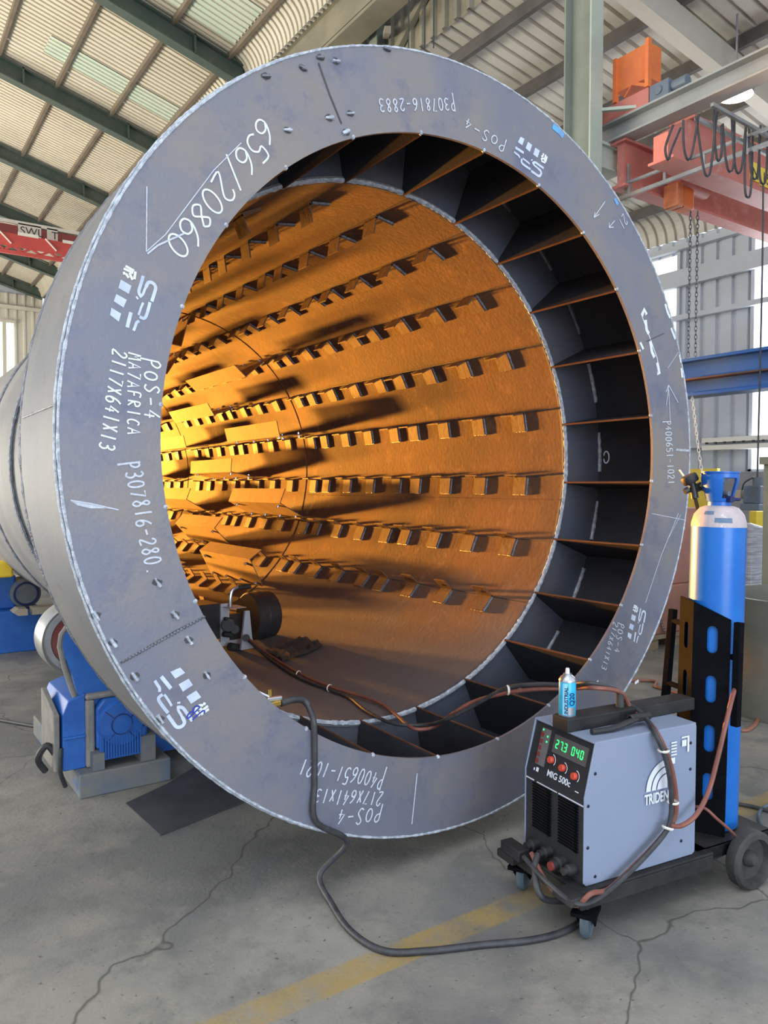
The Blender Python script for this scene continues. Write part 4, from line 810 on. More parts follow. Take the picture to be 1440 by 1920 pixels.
# cylinder cradle: half hexagon sheet with slots, leaning with the bottle
CX, CY = .874, 0.0; TILT = math.radians(1.2)
TR = Matrix.Translation(Vector((CX, CY, ZP))) @ Matrix.Rotation(TILT, 4, 'Y') @ Matrix.Translation(-Vector((CX, CY, ZP)))
def crad(mb, name, mat, par, smooth=False, bevel=0): return mb.build(name, mat, par, smooth, bevel, xf=XF @ TR)
AP = .128
def hexpt(k, z, off=0): a = math.radians(123+60*k); R_ = (AP+off)/math.cos(math.radians(30)); return Vector((CX+R_*math.cos(a), CY+R_*math.sin(a), z))
def slot_facet(mb, k, ztop0, ztop1, slots, zbot):
    """one flat facet between hex corners k and k+1 with rounded through-slots"""
    p, q = hexpt(k, 0), hexpt(k+1, 0); d = (q-p); W = d.length; d.normalize(); nn = Vector((d.y, -d.x, 0)); t = .005
    def F(u, z): return Vector((p.x, p.y, 0)) + d*u + Vector((0, 0, z))
    uc, hw, hh = W*.52, .021, .058
    zs = [zbot]
    for zc in slots: zs += [zc-hh, zc+hh]
    top = min(ztop0, ztop1)
    for side_ in (0, 1):
        nx = nn*(t if side_ else 0); vs = []; fs = []
        def addq(a): k0 = len(vs); vs.extend([v - nx for v in a]); fs.append(tuple(range(k0, k0+len(a))) if not side_ else tuple(range(k0, k0+len(a)))[::-1])
        for i in range(0, len(zs)):
            z0 = zs[i]; z1 = zs[i+1] if i+1 < len(zs) else None
            if z1 is None: addq([F(0, z0), F(W, z0), F(W, ztop1), F(0, ztop0)])
            elif i % 2 == 0: addq([F(0, z0), F(W, z0), F(W, z1), F(0, z1)])
            else:
                zc = (z0+z1)/2; arcL = [F(uc-hw*math.cos(s), zc+(hh-hw)+hw*math.sin(s)) for s in [0, PI/6, PI/3, PI/2]]; arcR = [F(uc+hw*math.cos(s), zc+(hh-hw)+hw*math.sin(s)) for s in [0, PI/6, PI/3, PI/2]]
                aL2 = [F(uc-hw*math.cos(s), zc-(hh-hw)-hw*math.sin(s)) for s in [0, PI/6, PI/3, PI/2]]; aR2 = [F(uc+hw*math.cos(s), zc-(hh-hw)-hw*math.sin(s)) for s in [0, PI/6, PI/3, PI/2]]
                addq([F(0, z0), aL2[3], aL2[2], aL2[1], aL2[0], arcL[0], arcL[1], arcL[2], arcL[3], F(0, z1)])
                addq([aR2[3], F(W, z0), F(W, z1), arcR[3], arcR[2], arcR[1], arcR[0], aR2[0], aR2[1], aR2[2]])
        mb.add(vs, fs)
mb = MB()
SLz = [.385, .59, .80, 1.01]
slot_facet(mb, 0, 1.17, 1.165, SLz, ZP); slot_facet(mb, 1, 1.165, 1.10, [z+.0 for z in SLz], ZP)
slot_facet(mb, -1, 1.12, 1.17, [], ZP)
cr_ = crad(mb, 'cylinder_cradle', 'black', tl)
# uprights on stand-offs either side of the cradle
def post(px_pts, depth, name):
    P = [at(*p, depth) for p in px_pts]; return P
for (pt, pbm, dep) in (((1262, 1142), (1247, 1318), 3.62), ((1386, 1167), (1379, 1362), 3.19)):
    a = at(*pt, dep); b = at(*pbm, dep); mb = MB(); mb.bar(a, b, .032, .032, (1, 0, 0)); pz = mb.build('side_post', 'black', tl, bevel=.004)
    mb = MB(); ax0 = XF @ TR @ Vector((CX, CY, 0))
    for f in (.35, .83) if dep < 3.5 else (.12, .78):
        p = a.lerp(b, f); q = Vector((ax0.x, ax0.y, p.z)); q = q + (p-q).normalized()*.125; mb.cyl(p, q, .013, 10)
    mb.build('stand_off', 'black', pz)
# machine
wm_ = thing('welding_machine', 'light grey welding machine with green digital readouts and orange knobs', 'welding machine', L2(.28, 0, ZP))
Z0, Z1, ZK = ZP+.002, .715, .515
def prof(x0=.0, xs=.055, x1=.575): return [(x0, Z0), (x1, Z0), (x1, Z1), (xs, Z1), (x0, ZK)]
for s, nm in ((-1, 'side_panel'), (1, 'side_panel')):
    mb = MB(); y = s*.176
    mb.prism([(x, y, z) for x, z in ((.0, Z0+.012), (.012, Z0), (.565, Z0), (.578, Z0+.012), (.578, Z1-.01), (.57, Z1), (.05, Z1), (.0, ZK))], (0, -.006*s, 0)); sd = part(mb, nm, 'cabinet', wm_, bevel=.002)
    if s < 0:
        mb = MB()
        for x, z in ((.05, .60), (.018, .485), (.018, .33), (.055, .215), (.545, .64), (.545, .535), (.50, .255)): mb.lathe([(0, -.003), (.0055, -.002), (.0065, 0)], (x, y-.0005, z), (0, 1, 0), 12)
        part(mb, 'screws', 'screw', sd)
        side_panel = sd
mb = MB(); mb.box((.048, -.17, Z1-.008), (.575, .17, Z1)); mb.box((.575, -.17, Z0), (.583, .17, Z1)); part(mb, 'top_cover', 'cabinet', wm_, bevel=.003)
mb = MB(); mb.prism([(.004, -.17, Z0), (.02, -.17, Z0), (.075, -.17, Z1-.008), (.056, -.17, Z1-.01), (.004, -.17, ZK)], (0, .34, 0)); fp = part(mb, 'front_panel', 'cabdark', wm_)
# frame of the sloping control panel: local 2D (u along +y->-y as seen left to right, v up the slope)
vdir = Vector((.052, 0, Z1-.01-ZK)); VL = vdir.length; vdir.normalize(); pn = Vector((-vdir.z, 0, vdir.x))
def CP(u, v, off=.002): return Vector((.004, .17 - u, ZK)) + vdir*v + pn*off     # u 0..0.34, v 0..VL
def cquad(mb, u0, u1, v0, v1, off=.002): mb.quad(CP(u0, v0, off), CP(u1, v0, off), CP(u1, v1, off), CP(u0, v1, off))
def cbox(mb, u0, u1, v0, v1, o0, o1):
    p = [CP(u, v, o) for o in (o0, o1) for u, v in ((u0, v0), (u1, v0), (u1, v1), (u0, v1))]; mb.add(p, FB)
mb = MB(); cbox(mb, .125, .315, .105, .175, .0, .003); dsp = part(mb, 'display_bezel', 'bezel', fp)
SEG = {'0': 'abcdef', '2': 'abged', '3': 'abgcd', '4': 'fgbc', '7': 'abc'}
def digit(mb, ch, u, v, w=.017, h=.034, t=.0045):
    s = .006   # slant
    def q(u0, v0, u1, v1): cquad(mb, u+u0, u+u1, v+v0, v+v1, .0045)
    S = {'a': (t*.6, h-t, w-t*.6, h), 'b': (w-t, h/2+t*.3, w, h-t*.5), 'c': (w-t, t*.5, w, h/2-t*.3), 'd': (t*.6, 0, w-t*.6, t), 'e': (0, t*.5, t, h/2-t*.3), 'f': (0, h/2+t*.3, t, h-t*.5), 'g': (t*.6, h/2-t/2, w-t*.6, h/2+t/2)}
    for c in SEG[ch]: q(*S[c])
mb = MB()
for i, ch in enumerate('273'): digit(mb, ch, .140+i*.024, .124)
cquad(mb, .140+.018+.024, .140+.022+.024, .124, .128, .0045)
for i, ch in enumerate('040'): digit(mb, ch, .232+i*.024, .124)
part(mb, 'readout_digits', 'green', dsp)
mb = MB(); cbox(mb, .045, .098, .035, .18, 0, .002); kp = part(mb, 'keypad', 'keypad', fp)
mb = MB()
for i in range(5): cquad(mb, .045, .062, .040+i*.026, .058+i*.026, .003)
part(mb, 'red_labels', 'ledoff', kp)
mb = MB()
for u, v in ((.054, .172), (.085, .152), (.085, .132)): mb.lathe([(0, .003), (.004, .001), (.004, 0)], CP(u, v, .002), pn, 10)
part(mb, 'green_leds', 'green', kp)
for i, (u, v) in enumerate(((.135, .075), (.205, .066), (.275, .058))):
    mb = MB(); mb.lathe([(.014, 0), (.0135, .012), (.011, .015), (0, .015)], CP(u, v, .002), pn, 20); kb = part(mb, 'control_knob', 'knob', fp, True)
    mb = MB(); arc = [CP(u+.022*math.sin(t), v+.022*math.cos(t), .0025) for t in [.1+k*.25 for k in range(10)]]; mb.ribbon(arc, pn, .0035); part(mb, 'dial_scale', 'print', kb)
def txt(body, u, v, size, mat='print', par=fp, bold=0.0):
    o = XF @ CP(u, v, .002); xd = (XF.to_3x3() @ Vector((0, -1, 0))); yd = XF.to_3x3() @ vdir
    return font(body, 'printed_text', mat, o, xd, yd, size, par, off=.0006, bold=bold)
txt('MIG 500c', .125, .012, .034, bold=.0006)
mb = MB(); cquad(mb, .06, .075, .008, .024, .0025); cquad(mb, .045, .053, .008, .018, .0025); cquad(mb, .29, .31, .006, .010, .0025); part(mb, 'warning_symbols', 'print', fp)
mb = MB(); mb.box((.001, -.172, ZK-.034), (.004, -.03, ZK-.030)); mb.box((.001, .12, ZK-.034), (.004, .168, ZK-.030)); mb.box((.001, -.02, ZK-.034), (.004, .10, ZK-.031)); part(mb, 'white_line', 'print', fp)
for y0 in (.015, -.14):
    mb = MB()
    for r in range(16):
        z = Z0+.11+r*.0115; mb.box((-.001, y0, z), (.004, y0+.11, z+.005)); mb.box((-.006, y0, z+.001), (.004, y0+.012, z+.006))
    part(mb, 'louvre_grille', 'black', fp)
for y, z, r in ((.10, Z0+.045, .024), (.02, Z0+.05, .022), (-.06, Z0+.04, .028), (-.12, Z0+.045, .02)): mb = MB(); mb.lathe([(r, 0), (r, .03), (r*.7, .035), (r*.7, .055), (0, .055)], (.004, y, z), (-1, 0, 0), 20); part(mb, 'output_socket', 'rubber', fp, True)
mb = MB(); mb.lathe([(.016, 0), (.016, .012), (0, .012)], (-.05, -.06, Z0+.04), (-1, 0, 0), 16); part(mb, 'socket_cap', 'ledoff', fp, True)
# printed mark on the flank: quarter-round stripes over the name
sp_y = -.1826
mb = MB(); x0, zb2 = .298, .487
for r0, r1 in ((.088, .112), (.060, .082), (.0, .054)):
    n = 12; A_ = [Vector((x0+.115-r1*math.cos(t), sp_y, zb2+r1*math.sin(t))) for t in [PI/2*i/n for i in range(n+1)]]; B_ = [Vector((x0+.115-r0*math.cos(t), sp_y, zb2+r0*math.sin(t))) for t in [PI/2*i/n for i in range(n+1)]]
    mb.add(A_+B_, [(i, i+1, n+2+i, n+1+i) for i in range(n)])
mb.quad((x0+.115, sp_y, zb2+.088), (x0+.155, sp_y, zb2+.088), (x0+.155, sp_y, zb2+.112), (x0+.115, sp_y, zb2+.112)); part(mb, 'printed_mark', 'print', side_panel)
font('TRIDENT', 'printed_text', 'print', XF @ Vector((.293, sp_y+.0004, .438)), XF.to_3x3() @ Vector((1, 0, 0)), (0, 0, 1), .056, side_panel, off=.0006, bold=.0016, sx=.66)
mb = MB(); 
for k in range(5): mb.quad((.432, sp_y, .655-k*.012), (.462, sp_y, .655-k*.012), (.462, sp_y, .661-k*.012), (.432, sp_y, .661-k*.012))
mb.quad((.488, sp_y, .668), (.53, sp_y, .668), (.53, sp_y, .674), (.488, sp_y, .674)); mb.quad((.52, sp_y, .61), (.53, sp_y, .61), (.53, sp_y, .668), (.52, sp_y, .668)); mb.quad((.49, sp_y, .635), (.515, sp_y, .635), (.515, sp_y, .66), (.49, sp_y, .66)); part(mb, 'rating_label', 'print', side_panel)
# top bar
tb = MB(); tb.box((.03, -.045, Z1), (.72, .045, Z1+.052)); part(tb, 'top_bar', 'blackdust', tl, bevel=.005)
mb = MB(); mb.cyl((.34, -.0, Z1+.052), (.34, 0, Z1+.105), .016, 16); part(mb, 'hose_peg', 'tyregrey', tl, True)
tg = MB(); tg.tube(spline([L2(.10, -.10, Z1+.012), L2(.20, -.11, Z1+.014), L2(.33, -.10, Z1+.03)], 6), .012, 8); tgo = tg.build('chipping_tool', 'rubber', None, True); tag(tgo, 'black wire handled chipping hammer lying on top of the welding machine', 'tool')
mb = MB(); mb.tube([L2(.30+.0009*i+.0, -.095+.014*math.cos(i*.9), Z1+.032+.014*math.sin(i*.9)) for i in range(110)], .004, 5); mb.build('spring_grip', 'rubber', tgo, True)

# ---- spray can
sc = L2(.075, .01, Z1+.052); can = thing('spray_can', 'cyan and silver spray can standing on trolley top bar', 'can', sc)
Zc = (0, 0, 1)
mb = MB(); mb.lathe([(.031, 0), (.033, .003), (.033, .132), (.031, .136)], sc, Zc, 36); cb = mb.build('body', 'canblue', can, True)
mb = MB(); mb.lathe([(.0335, .132), (.0335, .138), (.028, .148), (.018, .156), (.016, .158), (.016, .162), (0, .162)], sc, Zc, 36, caps=False); mb.lathe([(.0334, .0), (.0334, .004)], sc, Zc, 36, caps=False); mb.build('shoulder', 'silver', can, True)
mb = MB(); mb.lathe([(.008, .162), (.008, .172), (.007, .182), (0, .184)], sc, Zc, 16); mb.build('nozzle', 'print', can, True)
vd = (CAM-sc); va0 = math.atan2(vd.y, vd.x)
def canpatch(a0, a1, z0, z1, mat, name, r=.0333):
    mb = MB(); n = 10; vs = []
    for z in (z0, z1): vs += [sc + Vector((r*math.cos(va0+a0+(a1-a0)*i/n), r*math.sin(va0+a0+(a1-a0)*i/n), z)) for i in range(n+1)]
    mb.add(vs, [(i, i+1, n+2+i, n+1+i) for i in range(n)]); return mb.build(name, mat, cb)
canpatch(-.55, .02, .006, .128, 'canstripe', 'label_stripe'); canpatch(.05, .95, .006, .036, 'silver', 'label_base')
for body, ang, z0, sz in (('INDUSTRIAL', -.27+.55, .008, .0205), ('Q20', -.62+1.15, .04, .03)):
    pass
def vtext(body, ang, z0, size, mat):
    a = va0+ang; n = Vector((math.cos(a), math.sin(a), 0)); x = Vector((0, 0, 1)); y = x.cross(n)*-1
    y = n.cross(x); return font(body, 'label_text', mat, sc + n*.0338 + Vector((0, 0, z0)) - y*size*.35, x, y, size, cb, off=.0003, bold=.0004)
vtext('INDUSTRIAL', -.12, .010, .019, 'navy'); vtext('Q20', .55, .042, .028, 'navy')

# ---- gas cylinder
gc = thing('gas_cylinder', 'bright blue gas cylinder with pale shoulder standing in black cradle', 'gas cylinder', XF @ Vector((CX, CY, ZP)))
gb = MB(); R0 = .113; ht = 1.475-.04
def cylv(mb, name, mat, par, smooth=True): return mb.build(name, mat, par, smooth, xf=XF @ TR)
base = Vector((CX, CY, ZP+.001))
gb.lathe([(R0-.01, 0), (R0, .01), (R0, 1.298)], base, Zc, 56, caps=False); gb.lathe([(0, 0), (R0-.01, 0)], base, Zc, 40, caps=False); body = cylv(gb, 'body', 'cylblue', gc)
mb = MB(); mb.lathe([(R0, 1.298), (R0*.985, 1.318), (R0*.90, 1.352), (R0*.70, 1.380), (R0*.5, 1.389), (0, 1.392)], base, Zc, 48, caps=False); shd = cylv(mb, 'shoulder', 'shoulder', gc)
camd = (XF @ TR).inverted() @ CAM; ca0 = math.atan2(camd.y-CY, camd.x-CX)
for a0, a1, h0_, h1_, r0_, r1_ in ((-.62, -.2, 1.352, 1.366, .0, .0), (-.15, .5, 1.318, 1.338, 0, 0)):
    mb = MB(); n = 10; vs = []
    def rad(h): 
        pr = [(R0, 1.298), (R0*.985, 1.318), (R0*.90, 1.352), (R0*.70, 1.380)]
        for i in range(3):
            if h <= pr[i+1][1]: f = (h-pr[i][1])/(pr[i+1][1]-pr[i][1]); return pr[i][0]+(pr[i+1][0]-pr[i][0])*f
        return R0*.7
    for h in (h0_, h1_): vs += [base + Vector(((rad(h)+.0012)*math.cos(ca0+a0+(a1-a0)*i/n), (rad(h)+.0012)*math.sin(ca0+a0+(a1-a0)*i/n), h)) for i in range(n+1)]
    mb.add(vs, [(i, i+1, n+2+i, n+1+i) for i in range(n)]); cylv(mb, 'decal', 'label', shd)
# valve guard cap with windows
mb = MB(); hz = 1.392; n = 36
prf = [(.048, hz-.012), (.048, hz+.014), (.052, hz+.016), (.056, hz+.03), (.060, hz+.045), (.076, hz+.105), (.076, hz+.118), (.076, hz+.136), (.080, hz+.138), (.080, hz+.144), (.073, hz+.144)]
m_ = n
vs = [base + Vector((r*math.cos(2*PI*i/n), r*math.sin(2*PI*i/n), h)) for r, h in prf for i in range(n)]
fs = []
for j in range(len(prf)-1):
    for i in range(n):
        am = (2*PI*(i+.5)/n - ca0 + PI) % (2*PI) - PI
        if 3 <= j <= 5 and (.12 < am < 1.0 or -2.6 < am < -1.9 or 2.3 < am < 2.9): continue
        fs.append((j*n+i, j*n+(i+1) % n, (j+1)*n+(i+1) % n, (j+1)*n+i))
mb.add(vs, fs); cap = cylv(mb, 'valve_guard', 'capblue', gc)
mb = MB(); mb.cyl(base+Vector((0, 0, hz-.01)), base+Vector((0, 0, hz+.10)), .018, 14); mb.cyl(base+Vector((0, 0, hz+.1)), base+Vector((0, 0, hz+.125)), .028, 14); mb.cyl(base+Vector((-.0, -.0, hz+.05)), base+Vector((.0, -.05, hz+.05)), .012, 10); cylv(mb, 'valve', 'motor', cap)
mb = MB(); nvec = Vector((math.cos(ca0+.75), math.sin(ca0+.75), 0)); c = base + Vector((0, 0, hz+.026)); mb.cyl(c+nvec*.04, c+nvec*.075, .014, 14); mb.cyl(c+nvec*.06+Vector((0, 0, .0)), c+nvec*.062+Vector((.05*math.sin(ca0+.75)*-1, .05*math.cos(ca0+.75), 0)), .007, 10); cylv(mb, 'outlet', 'navy', cap)
# regulator standing off to the left of the cylinder neck
rg_ = thing('gas_regulator', 'small black gas regulator with knurled knob left of blue valve cap', 'regulator', at(1300, 940, 3.42))
c = at(1297, 905, 3.40); kd = (at(1288, 895, 3.40)-at(1304, 925, 3.40)).normalized()
mb = MB(); mb.lathe([(.032, 0), (.036, .006), (.036, .03), (.032, .036), (0, .036)], c, kd, 28); mb.build('adjusting_knob', 'rubber', rg_, True)
mb = MB(); mb.tube([c, at(1301, 920, 3.40), at(1303, 934, 3.40)], .016, 12); mb.cyl(at(1284, 922, 3.40), at(1291, 918, 3.40), .014, 12); mb.cyl(at(1300, 918, 3.4), at(1315, 911, 3.42), .019, 14); mb.cyl(at(1314, 916, 3.4), at(1318, 911, 3.4), .024, 14); mb.build('body', 'spool', rg_, True)
mb = MB(); mb.tube([at(1303, 934, 3.40), at(1309, 958, 3.42), at(1330, 985, 3.46)], .009, 10); mb.build('inlet_pipe', 'rubber', rg_, True)
mb = MB(); mb.bar(at(1282, 892, 3.39), at(1274, 881, 3.39), .014, .004); mb.build('tag', 'print', rg_)

# ================================================================== CABLES, HOSES, ELECTRODE HOLDER
def hose(name, pts, r, mat, label, n=8, seg=10, cat='hose'):
    mb = MB(); mb.tube(spline(pts, seg), r, n); o = mb.build(name, mat, None, True); return tag(o, label, cat)
def fz(px, py, z=.012): return on(px, py, 2, z)
def ry(px, py, y=-.02): return on(px, py, 1, y)
# electrode holder on the ring's lower edge
hp = ry(545, 1312, .05); eh = thing('electrode_holder', 'black and brass electrode holder resting on the ring lower edge', 'electrode holder', hp)
p0, p1 = ry(526, 1318, .03), ry(568, 1312, .04)
mb = MB(); mb.tube(spline([p0, p0.lerp(p1, .5)+Vector((0, 0, .006)), p1, ry(578, 1322, .03)], 6), .0145, 14); hn = mb.build('handle', 'cable', eh, True)
d = (p1-p0).normalized(); 
mb = MB(); a = ry(486, 1328, .01); b = ry(526, 1317, .02); mb.bar(a, b, .014, .02); mb.bar(a+Vector((0, 0, .006)), a.lerp(b, .4)+Vector((0, 0, .005)), .02, .024); mb.build('lower_jaw', 'brass', eh, bevel=.003)
mb = MB(); a = ry(500, 1312, .03); b = ry(528, 1308, .03); mb.bar(a, b, .018, .016); mb.build('upper_jaw', 'silver', eh, bevel=.004)
mb = MB(); a = ry(482, 1296, .02); b = ry(504, 1306, .03); mb.cyl(a, b, .004, 8); mb.build('electrode_stub', 'print', eh)
mb = MB(); a = ry(505, 1300, .03); mb.box(a-Vector((.008, .003, .012)), a+Vector((.008, .003, .014))); mb.build('lever_tip', 'brass', eh)
hose('welding_cable', [ry(577, 1322, .03), ry(588, 1352, -.012), ry(590, 1400, -.014), ry(590, 1470, -.014), ry(592, 1540, -.02), (-.60, -.0, .20), fz(600, 1640, .06), fz(622, 1695), fz(660, 1748), fz(720, 1783), fz(800, 1783), fz(900, 1772), fz(1000, 1762), fz(1060, 1745), fz(1088, 1722), fz(1078, 1692, .03), L2(-.10, -.07, .12), L2(-.10, -.02, .2), L2(-.055, .02, Z0+.05)], .0125, 'cable', 'thick black welding cable hanging over ring and trailing across floor', 10, 10, 'cable')
# hose bundle from feeder over the ring to the trolley
def oc(px, py, r=1.338): return oncyl(px, py, r)
S1 = [fpx(462, 1196, -.24), fpx(472, 1202, -.30), oc(505, 1228), oc(560, 1262), oc(620, 1288), oc(672, 1304), oc(712, 1318), oc(742, 1340), oc(775, 1366, 1.345), oc(815, 1362, 1.34), at(850, 1338, 3.62), at(890, 1315, 3.55), at(950, 1299, 3.42), at(1010, 1292, 3.32), at(1070, 1291, 3.24), L2(.22, .03, Z1+.135), L2(.335, -.005, Z1+.112), at(1183, 1327, 3.12), at(1212, 1349, 3.04)]
S2 = [fpx(462, 1197, -.24), fpx(471, 1206, -.30), oc(500, 1231, 1.345), oc(556, 1268, 1.345), oc(618, 1293, 1.345), oc(655, 1308, 1.345), oc(690, 1335, 1.345), oc(740, 1357, 1.345), oc(800, 1359, 1.33), at(840, 1348, 3.62), at(890, 1322, 3.54), at(950, 1290, 3.42), at(1010, 1283, 3.32), at(1060, 1284, 3.24), L2(.22, .045, Z1+.15), L2(.335, .02, Z1+.118), at(1178, 1319, 3.13), at(1206, 1340, 3.06)]
def flank(px, py, off=.03): # point just outside the machine flank
    n = EY; o_ = XF @ Vector((0, -.18-off, 0)); d = ray(px, py); t = (o_-CAM).dot(n)/d.dot(n); return CAM + d*t
T1 = [flank(1235, 1380, .02), flank(1256, 1430, .025), flank(1266, 1480, .025), flank(1267, 1525, .025), flank(1254, 1552, .025), flank(1222, 1590, .025), flank(1180, 1632, .025), flank(1140, 1668, .03), L2(-.02, -.24, .20), L2(-.07, -.20, .15), L2(-.09, -.08, .18), L2(-.07, .04, Z0+.05)]
hose('power_hose', S2 + [flank(1232, 1382, .03), flank(1250, 1430, .045), flank(1258, 1480, .045), flank(1258, 1530, .045), flank(1248, 1560, .045), flank(1215, 1600, .045), flank(1170, 1645, .045), flank(1120, 1685, .05), L2(-.08, -.22, .17), L2(-.11, -.1, .2), L2(-.09, .06, Z0+.03)], .0095, 'cable', 'black power hose looping from feeder over the machine flank', 8, 10)
hose('red_hose', S1 + T1, .0095, 'hose', 'brown red hose looping from feeder over the machine flank', 8, 10)
hose('gas_hose', [flank(1256, 1548, .05), flank(1278, 1548, .05), flank(1305, 1528, .06), at(1328, 1485, 3.04), at(1346, 1420, 3.06), at(1359, 1365, 3.08), at(1371, 1315, 3.12), at(1378, 1290, 3.2)], .0095, 'hose', 'salmon red gas hose curving up from machine flank past the cradle', 8, 10)
hose('thin_red_hose', [L2(.585, -.12, .35), at(1318, 1514, 3.06), at(1345, 1536, 3.05), at(1368, 1556, 3.1), at(1383, 1572, 3.2)], .006, 'hose', 'thin red hose running from machine back down behind rear wheel', 8, 8)
def tie(p, r=.019, ax=(0, 1, 0)):
    mb = MB(); mb.lathe([(r, -.005), (r+.003, 0), (r, .005)], p, ax, 14, caps=False); o = mb.build('cable_tie', 'tie'); return o
TIES = [(oc(560, 1264), 'first white cable tie round hoses beyond wire feeder', (.2, -1, 0)), (oc(618, 1290), 'white cable tie where the hoses part inside drum', (.2, -1, 0)), (at(952, 1294, 3.41), 'white cable tie round hoses crossing the baffles', (1, -.5, 0)), (flank(1244, 1407, .04), 'white cable tie on upper hose loop beside machine label', (0, 0, 1)), (flank(1262, 1504, .04), 'white cable tie at lower end of hose loop near lettering', (0, 0, 1)), (flank(1252, 1552, .045), 'white cable tie where hoses fold back above the machine bottom', (.3, 0, 1))]
for p, lb_, ax in TIES: tag(tie(p, .02, ax), lb_, 'cable tie', 'cable ties on the hoses')
hose('floor_hose', [(1.45, 2.2, .012), fz(1190, 1276), fz(1230, 1288), fz(1270, 1300), fz(1330, 1330), fz(1385, 1368), fz(1412, 1362), fz(1420, 1345), fz(1405, 1335), fz(1388, 1330)], .014, 'hosebrown', 'copper brown hose looped on floor behind gas cylinder', 8, 8)
hose('floor_cable', [fz(1340, 1505), fz(1375, 1506), fz(1410, 1512), fz(1440, 1520), fz(1480, 1530)], .010, 'cable', 'black cable lying on floor right of gas cylinder', 8, 8, 'cable')
hose('floor_cable_loop', [fz(1452, 1505), fz(1430, 1515), fz(1422, 1530), fz(1432, 1552), fz(1460, 1570)], .008, 'castergrey', 'thin grey cable loop on floor at the right edge', 8, 8, 'cable')
hose('left_floor_cable', [fz(-40, 1342), fz(0, 1350), fz(45, 1358), fz(85, 1365)], .012, 'cable', 'black cable running along floor to blue roller stand', 8, 8, 'cable')

# ================================================================== BACKGROUND AT RIGHT
def bx_(px0, py0, px1, py1, Y, depth, name, mat, label, cat, bevel=.01, zfloor=False, parent=None):
    a = on(px0, py0, 1, Y); b = on(px1, py1, 1, Y); mb = MB(); mb.box((a.x, Y, 0.0 if zfloor else b.z), (b.x, Y+depth, a.z)); o = mb.build(name, mat, parent, bevel=bevel)
    if label: tag(o, label, cat)
    return o
# thick pipe stub standing on the floor
pc = on(1388, 1340, 2, 0); R1 = .62; view = Vector((FW.x, FW.y, 0)).normalized(); rightv = Vector((RW.x, RW.y, 0)).normalized()
ctr = Vector((pc.x, pc.y, 0)) + rightv*R1*.93 + view*R1*.25
zt_ = .86
mb = MB(); mb.lathe([(R1-.04, 0), (R1, 0), (R1, zt_), (R1-.04, zt_), (R1-.04, 0)], ctr, Zc, 64, caps=False); tag(mb.build('pipe_section', 'pipe', None, True), 'thick grey steel pipe section standing upright on the floor', 'pipe')
# olive post
pp = on(1436, 860, 2, 1.0)
a = at(1431, 860, 7.2); a = a + Vector((.12, -.14, 0)); mb = MB(); mb.box((a.x, a.y-.1, 0), (a.x+.34, a.y+.2, a.z)); mb.box((a.x-.03, a.y-.13, a.z-.05), (a.x+.37, a.y+.23, a.z+.02)); tag(mb.build('machine_post', 'olive'), 'olive painted machine post at right edge of the workshop', 'machine')
# red crates on a pallet
def stack(cx, cy, w, d, h, z0, mat, name, label, cat): mb = MB(); mb.box((cx-w/2, cy-d/2, z0), (cx+w/2, cy+d/2, z0+h)); return tag(mb.build(name, mat, bevel=.015), label, cat)
f0 = on(1262, 1212, 2, 0.0)
pl_ = thing('wooden_pallet', 'low wooden pallet on floor beneath the red brown crates', 'pallet', (f0.x+.5, f0.y+.4, 0))
mb = MB(); mb.box((f0.x-.4, f0.y, .1), (f0.x+.65, f0.y+1.1, .14)); mb.build('deck', 'wood', pl_)
for k in range(3):
    mb = MB(); mb.box((f0.x-.38+k*.42, f0.y+.02, 0), (f0.x-.22+k*.42, f0.y+1.08, .1)); mb.build('bearer', 'wood', pl_)
stack(f0.x+.1, f0.y+.5, 1.0, .95, .50, .141, 'brick', 'lower_crate', 'lower red brown crate resting on the wooden pallet', 'crate')
stack(f0.x+.14, f0.y+.5, .92, .9, .80, .642, 'brick', 'upper_crate', 'upper red brown crate stacked behind blue gas cylinder', 'crate')
mb = MB(); a = at(1240, 1163, 7.75)
for k in range(5): mb.bar(at(1238+k*2, 1162+k*5, 7.9), at(1256, 1160+k*5, 8.3), .02, .012)
tag(mb.build('steel_offcuts', 'silver'), 'bright steel offcuts sticking out beside lower crate', 'offcuts', kind='stuff')
# wrapped pallet
a = at(1385, 985, 8.2); b = at(1425, 1150, 8.2)
mb = MB(); N = 14; hh_ = a.z; cx, cy = at(1385, 1000, 8.4).x, at(1385, 1000, 8.4).y
mb.prism([(cx-.35, cy-.35, .12), (cx+.38, cy-.35, .12), (cx+.38, cy-.35, 1.02), (cx+.05, cy-.35, 1.22), (cx-.35, cy-.35, 1.3)], (0, .9, 0)); tag(mb.build('wrapped_load', 'wrap', bevel=.03), 'load in crinkled white stretch wrap behind the gas cylinder', 'package')
mb = MB(); mb.box((cx-.35, cy-.35, 0), (cx+.4, cy+.55, .119)); tag(mb.build('loading_pallet', 'wood'), 'wooden pallet under the white wrapped load', 'pallet')
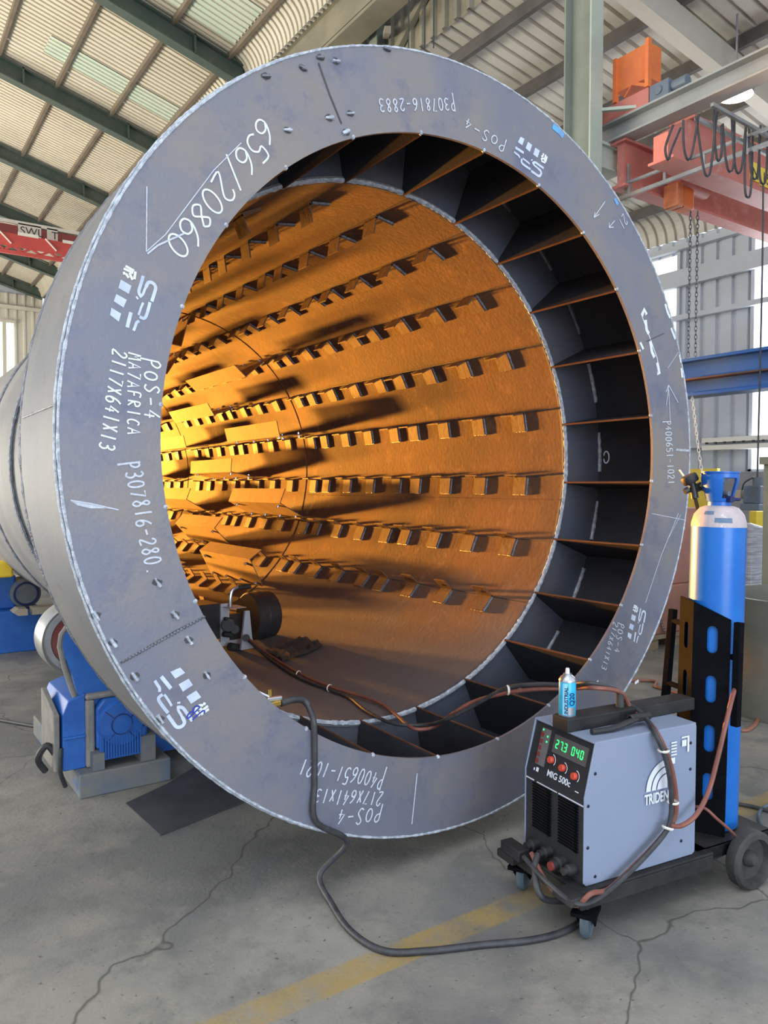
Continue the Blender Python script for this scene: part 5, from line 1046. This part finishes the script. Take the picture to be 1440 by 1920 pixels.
# yellow sheet, grey cupboard, bench machine against the right wall
def xw(px, py, X=9.6): return on(px, py, 0, X)
a, b = xw(1262, 880), xw(1345, 955); mb = MB(); mb.box((9.58, b.y, 0.0), (9.66, a.y, a.z)); tag(mb.build('yellow_board', 'yellow'), 'yellow board standing against the right wall behind valve cap', 'board')
a, b = xw(1345, 885, 9.4), xw(1428, 1100, 9.4); mb = MB(); mb.box((9.4, b.y, 0), (9.8, a.y-.02, a.z)); tag(mb.build('steel_cupboard', 'greycab', bevel=.01), 'tall grey steel cupboard beside the yellow board', 'cupboard')
bm = thing('bench_drill', 'blue grey bench drill press standing on its pillar at right', 'machine', (8.4, 2.9, 0))
def bd(px, py): return on(px, py, 0, 8.4)
a, b = bd(1400, 910), bd(1432, 945); mb = MB(); mb.box((8.3, b.y, b.z), (8.7, a.y, a.z)); mb.build('head', 'machine', bm, bevel=.02)
a2, b2_ = bd(1398, 944), bd(1434, 957); mb = MB(); mb.box((8.25, b2_.y, b2_.z), (8.75, a2.y, a2.z)); mb.build('belt_guard', 'motor', bm, bevel=.01)
a3, b3 = bd(1412, 895), bd(1430, 912); mb = MB(); mb.cyl((8.5, (a3.y+b3.y)/2, b3.z), (8.5, (a3.y+b3.y)/2, a3.z), .12, 20); mb.build('motor', 'motor', bm, True)
mb = MB(); mb.cyl((8.5, (a.y+b.y)/2, 0), (8.5, (a.y+b.y)/2, b.z), .06, 16); mb.box((8.2, b.y-.05, 0), (8.8, a.y+.05, .06)); mb.build('pillar', 'dust', bm)
a4, b4 = bd(1381, 919), bd(1392, 935); mb = MB(); mb.box((8.35, b4.y, b4.z), (8.5, a4.y, a4.z)); mb.build('switch_box', 'benchtan', bm, bevel=.01)
mb = MB(); mb.tube(spline([bd(1413, 895), bd(1396, 905), bd(1391, 920)], 6), .012, 6); mb.build('lead', 'cable', bm, True)
a, b = on(1412, 958, 0, 7.6), on(1426, 985, 0, 7.6); mb = MB(); mb.box((7.5, b.y, 0), (7.8, a.y, a.z)); tag(mb.build('yellow_bin', 'yellow', bevel=.01), 'small yellow box on stand below the drill press', 'box')
a, b = on(1390, 988, 0, 7.3), on(1428, 1000, 0, 7.3); vz = thing('bench_vice', 'black bench vice on a stand behind the blue cylinder', 'vice', (7.3, (a.y+b.y)/2, 0)); mb = MB(); mb.box((7.2, b.y, b.z-.06), (7.45, a.y, a.z)); mb.cyl((7.3, b.y-.05, a.z-.05), (7.3, a.y+.05, a.z-.05), .03, 10); mb.build('jaws', 'spool', vz, bevel=.01)
mb = MB(); mb.box((7.24, (a.y+b.y)/2-.12, 0), (7.42, (a.y+b.y)/2+.12, b.z-.06)); mb.build('stand', 'benchtan', vz)
# ribbed shelf rails on right wall
sh_ = thing('wall_shelf', 'pale steel shelf rails with hooks fixed on right wall', 'shelf', (XW-.3, 4.8, 2.1))
a, b = on(1318, 838, 0, XW-.3), on(1428, 832, 0, XW-.3)
for z in (2.50, 2.37): mb = MB(); mb.box((XW-.34, b.y-.2, z-.05), (XW-.12, a.y, z+.03)); mb.build('rail', 'signwhite', sh_)
mb = MB()
for k in range(9): y = a.y-.1-k*.17; mb.box((XW-.36, y-.02, 2.42), (XW-.33, y+.02, 2.455))
mb.build('hooks', 'signblack', sh_)
